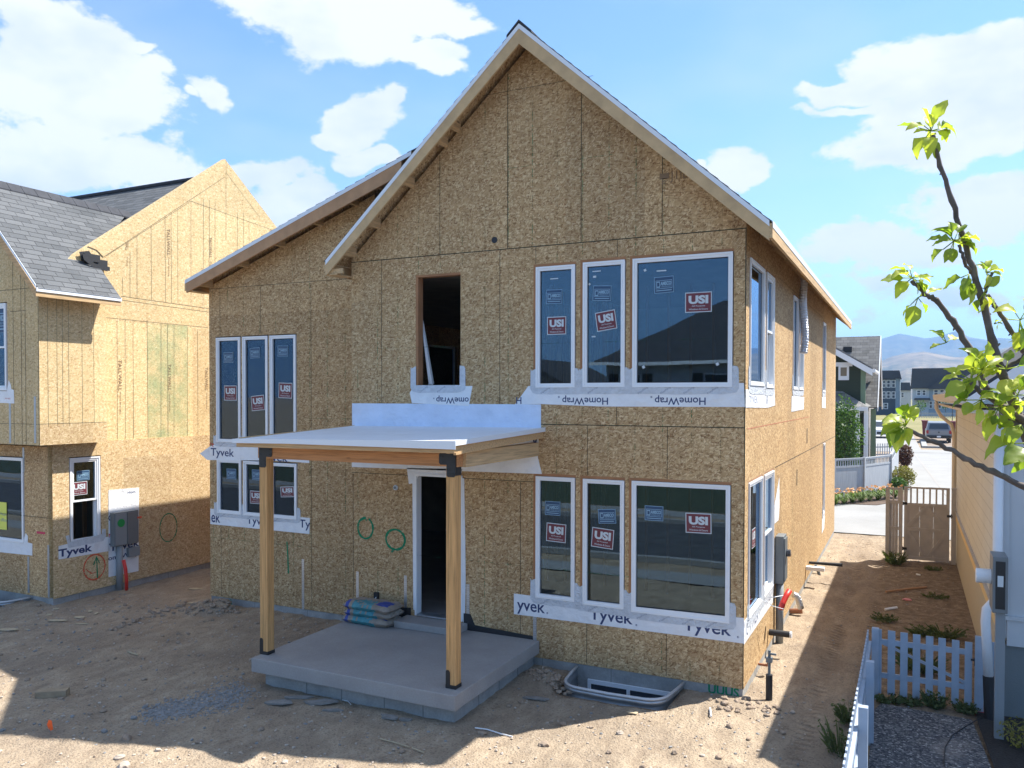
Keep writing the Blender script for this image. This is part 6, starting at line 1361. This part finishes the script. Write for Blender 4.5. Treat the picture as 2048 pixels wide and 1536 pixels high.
b = MB(frame((0, YM+.5))); b.box(onY(1727, 850, YM+.5)[0], onY(1739, 850, YM+.5)[0], .001, .04, .1, 2.5); b.build('front_door', mat('dark_door', (.02, .035, .02), .5), gh_)
b = MB(frame((0, YM+.5))); b.box(onY(1741, 850, YM+.5)[0], onY(1752, 850, YM+.5)[0], .001, .03, .1, ze_-.1); b.build('pilaster', TRG, gh_)
pz = P_(1735, 814, YG1-1.5)
b = MB(); b.add([(-9, YG1-1.5, pz[1]), (pz[0], YG1-1.5, pz[1]), (pz[0], YM, pz[1]), (pz[0]-1.2, YM, pz[1]+.75), (pz[0]-1.2, YG1, pz[1]+.75), (-9, YG1, pz[1]+1.0)], [(0, 1, 4, 5), (1, 2, 3, 4)]); o = b.build('porch_roof', SHT, gh_); sm = o.modifiers.new('solid', 'SOLIDIFY'); sm.thickness = .05
b = MB(); b.box(-9, pz[0]+.03, YG1-1.56, YG1-1.5, pz[1]-.18, pz[1]); b.build('porch_fascia', WPAINT, gh_)
for px in (1715, 1732): x = onY(px, 850, YG1-1.3)[0]; b = MB(); b.box(x-.09, x+.09, YG1-1.39, YG1-1.21, 0, pz[1]-.181); b.build('porch_post', WPAINT, gh_)
for px, py in ((1731, 690), (1704, 702), (1723, 708)):
    yy = 47.6; x, z = onY(px, py, yy); zz = ze_+(zr_-ze_)*(yy-ye_)/(yr_-ye_); b = MB(); b.tube([(x, yy, zz-.05), (x, yy, zz+.45)], .05, 8); b.build('roof_pipe', BLACKP, gh_)
yy = 49.0; x, _ = onY(1696, 680, yy); zz = ze_+(zr_-ze_)*(yy-ye_)/(yr_-ye_); b = MB(); b.box(x-.22, x+.22, yy-.25, yy, zz-.3, zz+.05); b.build('roof_vent', BLACKP, gh_)
# white slatted fence
fw_ = thing('privacy_fence', (-2, 35, 0), 'weathered white board fence with a spindle top around the green house yard', 'fence')
ZT = 1.55
FP = [onZ(1560, 922, ZT), onZ(1668, 920, ZT), onZ(1728, 917, ZT), onZ(1781, 911, ZT), onZ(1797, 887, ZT)]
for i, (p, q) in enumerate(zip(FP, FP[1:])):
    dx, dy = q[0]-p[0], q[1]-p[1]; L = math.hypot(dx, dy); A = (dx/L, dy/L); T_ = frame(p, A, (A[1], -A[0]))
    b = MB(T_); b.box(0, L, -.015, .015, .04, ZT-.34); b.build('board_panel', FENCE, fw_)
    b = MB(T_); b.box(0, L, -.03, .03, ZT-.34, ZT-.26); b.box(0, L, -.03, .03, ZT-.05, ZT); b.box(0, L, -.04, .04, ZT+.001, ZT+.04); b.box(0, L, -.03, .03, 0, .05); b.build_each('rail', FENCE, fw_)
    b = MB(T_); k = .08
    while k < L: b.box(k, k+.05, -.012, .012, ZT-.259, ZT-.051); k += .14
    b.build('spindles', FENCE, fw_)
    b = MB(T_); b.box(-.06, .06, -.06, .06, 0, ZT+.06); b.build('post', FENCE, fw_)
sf = thing('low_picket_fence', (-2, 47, 0), 'short run of low white pickets in front of the green house corner', 'fence')
p, q = onZ(1712, 889, .95), onZ(1797, 887, .95); T_ = frame(p, ((q[0]-p[0])/math.dist(p, q), (q[1]-p[1])/math.dist(p, q)), (0, -1)); b = MB(T_); k = 0
while k < math.dist(p, q): b.box(k, k+.09, 0, .02, .02, .98); k += .2
b.build('pickets', FENCE, sf); b = MB(T_); b.box(0, math.dist(p, q), -.04, -.001, .7, .78); b.box(0, math.dist(p, q), -.04, -.001, .2, .28); b.build_each('rail', FENCE, sf)
# far houses
def far_house(name, lab, Y, walls, roofs, wins, depth, extra=()):
    x0 = onY(walls[0][0], 800, Y)[0]; t_ = thing(name, (x0, Y, 0), lab, 'house', 'houses across the field')
    for px0, px1, py, mt in walls:
        a, z = onY(px0, py, Y); c, _ = onY(px1, py, Y); b = MB(frame((0, Y))); b.box(a, c, -depth, 0, -.5, z); b.build('wall', mt, t_)
    for pts, d0, d1 in roofs:
        P = [onY(px, py, Y) for px, py in pts]; b = MB(frame((0, Y))); b.prism(P, -depth*d1, d0); b.build('roof', SHD, t_)
    for px0, py0, px1, py1 in wins:
        a, z1 = onY(px0, py0, Y); c, z0 = onY(px1, py1, Y); b = MB(frame((0, Y))); b.box(a, c, .01, .08, z0, z1); f = b.build('window', WPAINT, t_)
        w_ = (c-a); m_ = (z0+z1)/2
        for q0, q1 in ((z0+.12, m_-.06), (m_+.06, z1-.12)): b = MB(frame((0, Y))); b.box(a+w_*.17, c-w_*.17, .081, .09, q0, q1); b.build('glass_pane', DKGLASS, f)
    return t_
far_house('navy_townhouse', 'dark navy three-storey townhouse across the field, right of the green house', 205., [(1700, 1791, 755, SIDN), (1791.2, 1800, 757, SIDB)], [([(1695, 742), (1799, 741), (1803, 757), (1690, 757)], 1.0, .9)],
          [(1765, 760, 1771, 775), (1773, 760, 1781, 775), (1783, 760, 1791, 775), (1765, 783, 1771, 797), (1773, 783, 1781, 797), (1783, 783, 1791, 797), (1767, 806, 1776, 818)], 12)
far_house('grey_cottage', 'small grey-roofed house glimpsed between the two larger far houses', 232., [(1796, 1822, 781, SIDW)], [([(1797, 765), (1820, 765), (1822, 781), (1794, 781)], .6, .8)], [(1802, 785, 1808, 795)], 9)
far_house('blue_grey_house', 'wide blue-grey two-storey house with a dark gabled roof across the field', 200., [(1825, 1858, 776, SIDW), (1858.2, 1990, 776, SIDB)], [([(1824, 737), (1975, 735), (2000, 777), (1821, 777)], .8, .9), ([(1856, 778), (1885, 755), (1916, 778)], 1.6, .2), ([(1829, 796), (1859, 796), (1861, 800), (1828, 800)], 3., .1)],
          [(1833, 780, 1842, 791), (1844, 780, 1852, 791), (1867, 779, 1877, 792), (1879, 779, 1889, 792), (1858, 802, 1865, 817), (1867, 802, 1874, 817), (1876, 802, 1883, 817), (1888, 802, 1895, 817), (1897, 802, 1904, 817), (1835, 804, 1839, 816), (1848, 804, 1853, 814)], 14)
b = MB(); x0, x1 = onY(1815, 825, 180)[0], onY(1990, 825, 180)[0]; k = x0
while k < x1: b.box(k, k+.14, 180, 180.03, 0, 1.1); k += .3
ff = thing('far_fence', (x0, 180, 0), 'low pale fence in front of the blue-grey house across the field', 'fence'); b.build('pickets', FENCE, ff); b = MB(); b.box(x0, x1, 180.031, 180.08, .8, .95); b.build('rail', FENCE, ff)
for px, Y, h_, lab in ((1891, 185, 2.9, 'small young tree in front of the blue-grey house windows'), (1842, 190, 2.4, 'small young tree by the blue-grey house porch'), (1905, 150, 3.6, 'young tree in the field just left of the tan house gutter')):
    x, _ = onY(px, 800, Y); t_ = thing('young_tree', (x, Y, 0), lab, 'tree', 'young trees by the far houses'); b = MB(); b.tube([(x, Y, 0), (x, Y, h_)], [.08, .03], 6); b.build('trunk', BARK, t_); b = MB(); leafcloud(b, (x, Y, h_), 1.1, 1.1, 1.2, 260, .18); b.build('crown', BUSH, t_)
for i, (px, lab) in enumerate(((1776, 'left'), (1830, 'middle'), (1870, 'right'))): pass
# vehicles
def wheel(par, x, y, r=.37, w_=.24, s_=1):
    b = MB(); b.tube([(x-w_/2, y, r), (x+w_/2, y, r)], r, 20); wl = b.build('wheel', BLACKP, par); b = MB(); b.tube([(x+s_*w_/2, y, r), (x+s_*(w_/2+.01), y, r)], r*.6, 14); b.build('rim', GREYP, wl)
def side_prism(b, prof, x0, x1, mi=0): b.add([(x0, y, z) for y, z in prof]+[(x1, y, z) for y, z in prof], [tuple(range(len(prof))), tuple(range(2*len(prof)-1, len(prof)-1, -1))]+[(i, (i+1) % len(prof), (i+1) % len(prof)+len(prof), i+len(prof)) for i in range(len(prof))], mi)
def taper(b, prof, x0, x1, dx, mi=0):
    zs = [p[1] for p in prof]; z0, z1 = min(zs), max(zs); k = len(prof); f = lambda z: dx*(z-z0)/(z1-z0)
    b.add([(x0+f(z), y, z) for y, z in prof]+[(x1-f(z), y, z) for y, z in prof], [tuple(range(k)), tuple(range(2*k-1, k-1, -1))]+[(i, (i+1) % k, (i+1) % k+k, i+k) for i in range(k)], mi)
tx, ty = 2.32, 81.6; CARG = mat('silver_grey_car_paint', (.24, .25, .27), .3, .5); CARW = mat('white_car_paint', (.75, .76, .78), .25)
tr = thing('pickup_truck', (tx, ty, 0), 'grey pickup truck with a canopy seen from behind on the far side street', 'pickup')
b = MB(); side_prism(b, [(ty, .55), (ty, 1.18), (ty+3.9, 1.2), (ty+5.5, 1.12), (ty+5.6, .5), (ty+4.9, .42), (ty+.3, .42)], tx-1.0, tx+1.0); tb = b.build('body', CARG, tr, bevel=.04)
b = MB(); taper(b, [(ty+.05, 1.181), (ty+.22, 1.82), (ty+3.6, 1.88), (ty+4.3, 1.2)], tx-.95, tx+.95, .14); b.build('cab', CARG, tr, bevel=.03)
b = MB(); b.add([(tx-.78, ty+.06, 1.26), (tx+.78, ty+.06, 1.26), (tx+.70, ty+.165, 1.72), (tx-.70, ty+.165, 1.72)], [(0, 1, 2, 3)]); b.v = [(x, y-.015, z) for x, y, z in b.v]; b.build('rear_window', DKGLASS, tr)
for s_ in (-1, 1): b = MB(); b.box(tx+s_*.9-.09, tx+s_*.9+.09, ty-.02, ty+.02, .85, 1.14); b.build('tail_light', mat('tail_red', (.35, .01, .01), .3), tr)
b = MB(); b.box(tx-.98, tx+.98, ty-.16, ty-.001, .50, .70); b.build('bumper', BLACK, tr, bevel=.02); b = MB(); b.box(tx-.16, tx+.16, ty-.168, ty-.161, .53, .66); b.build('number_plate', WPAINT, tr)
b = MB(); b.tube([(tx, ty-.012, .98), (tx, ty-.002, .98)], .07, 12); b.build('badge', BLACK, tr)
for s_ in (-1, 1):
    for yy in (1.1, 4.6): wheel(tr, tx+s_*.88, ty+yy, s_=s_)
sx1, sy1 = onZ(1768, 877); sx1 -= .2
sv = thing('white_car', (sx1, sy1, 0), 'white car facing the viewer, parked at the green house corner beyond the pear leaves', 'car')
b = MB(); side_prism(b, [(sy1, .35), (sy1, .85), (sy1+.25, 1.0), (sy1+1.2, 1.1), (sy1+4.5, 1.12), (sy1+4.6, .4)], sx1-.92, sx1+.92); b.build('body', CARW, sv, bevel=.05)
b = MB(); taper(b, [(sy1+1.15, 1.101), (sy1+1.95, 1.68), (sy1+4.0, 1.70), (sy1+4.5, 1.12)], sx1-.85, sx1+.85, .16); b.build('cabin', CARW, sv, bevel=.04)
b = MB(); b.add([(sx1-.74, sy1+1.17, 1.16), (sx1+.74, sy1+1.17, 1.16), (sx1+.66, sy1+1.82, 1.62), (sx1-.66, sy1+1.82, 1.62)], [(0, 1, 2, 3)]); b.v = [(x, y-.02, z) for x, y, z in b.v]; b.build('windscreen', DKGLASS, sv)
for s_ in (-1, 1): b = MB(); b.box(sx1+s_*.72-.16, sx1+s_*.72+.16, sy1-.02, sy1+.03, .68, .84); b.build('headlight', SWHITE, sv)
b = MB(); b.box(sx1-.45, sx1+.45, sy1-.015, sy1-.001, .42, .66); b.build('grille', BLACK, sv)
for s_ in (-1, 1):
    for yy in (.85, 3.7): wheel(sv, sx1+s_*.82, sy1+yy, .34, s_=s_)
for px0, px1, Y, lab, h_ in ((1844, 1855, 88., 'maroon skip partly hidden at the left of the grey pickup', 1.75), (1895, 1912, 92., 'maroon skip just right of the grey pickup', 1.6)):
    a, c = onY(px0, 850, Y)[0], onY(px1, 850, Y)[0]; t_ = thing('waste_skip', (a, Y, 0), lab, 'skip', 'maroon skips by the pickup'); MR = bpy.data.materials.get('maroon_metal') or mat('maroon_metal', (.16, .035, .03), .6)
    b = MB(); b.hexa([(a+.1, Y, .1), (c-.1, Y, .1), (c-.1, Y+1.6, .1), (a+.1, Y+1.6, .1)], [(a, Y-.1, h_), (c, Y-.1, h_), (c, Y+1.7, h_), (a, Y+1.7, h_)]); b.build('bin', MR, t_); b = MB(); b.box(a-.05, c+.05, Y-.15, Y+1.75, h_+.001, h_+.1); b.build('lid', MR, t_)

# ================================================================== ACROSS THE STREET (mirrored in the windows)
bh = thing('hip_roof_house', (-10.5, -26, 0), 'white two-storey house with a dark hip roof across the street, mirrored in the windows', 'house')
b = MB(); b.box(-17.2, -4.2, -36, -26, 0, 6.1); b.build('wall', SIDW, bh)
b = MB(); b.add([(-18, -25.2, 6.15), (-3.4, -25.2, 6.15), (-3.4, -36.8, 6.15), (-18, -36.8, 6.15), (-10.9, -31, 10.3), (-9.9, -31, 10.3)], [(0, 1, 5, 4), (1, 2, 5), (2, 3, 4, 5), (3, 0, 4), (0, 3, 2, 1)]); b.build('hip_roof', SHD, bh)
b = MB(); b.box(-18.05, -3.35, -25.2, -25.12, 6.0, 6.2); b.build('fascia', WPAINT, bh)
for x in (-15.6, -10.3, -6.2):
    for z in (1.0, 4.0):
        b = MB(); b.box(x-.75, x+.75, -26, -25.93, z-.08, z+1.5); f = b.build('window', WPAINT, bh); b = MB(); b.box(x-.65, x+.65, -25.929, -25.92, z, z+1.4); b.build('glass_pane', DKGLASS, f)
        for s_ in (-1, 1): b = MB(); b.box(x+s_*1.12-.3, x+s_*1.12+.3, -25.99, -25.95, z-.08, z+1.5); b.build('shutter', BLACK, f)
g2 = thing('gabled_house', (-24, -27, 0), 'brown gabled house across the street, mirrored in the narrow windows', 'house')
b = MB(); b.box(-27.5, -19.8, -38, -27, 0, 4.2); b.build('wall', SIDT, g2); b = MB(frame((0, -27), (1, 0), (0, 1))); b.prism([(-28, 4.2), (-19.3, 4.2), (-23.6, 6.4)], -11, 0); b.build('gable_wall', SIDT, g2)
b = MB(frame((0, -26.6), (1, 0), (0, 1))); b.prism([(-28.4, 4.0), (-23.6, 6.5), (-18.9, 4.0), (-18.9, 4.25), (-23.6, 6.8), (-28.4, 4.25)], -11.5, 0); b.build('roof', SHD, g2)
b = MB(); b.box(-24.4, -22.9, -27, -26.93, 1., 2.5); f = b.build('window', WPAINT, g2); b = MB(); b.box(-24.3, -23., -26.929, -26.92, 1.1, 2.4); b.build('glass_pane', DKGLASS, f)

# ================================================================== AIR
b = MB(); b.box(-7400, 7400, -7400, 7400, -8, 520)
hm = bpy.data.materials.new('haze_air'); hm.use_nodes = True; t = NT(hm.node_tree); t.n.remove(t.n['Principled BSDF'])
pv = t.new('ShaderNodeVolumePrincipled'); pv.inputs['Color'].default_value = (.30, .56, 1.0, 1); pv.inputs['Density'].default_value = .00019; pv.inputs['Anisotropy'].default_value = .0
t.l.new(pv.outputs[0], t.n['Material Output'].inputs['Volume'])
hz_ = b.build('haze', hm, kind='stuff'); tag(hz_, 'thin blue summer haze over the far hills', 'haze', kind='stuff')
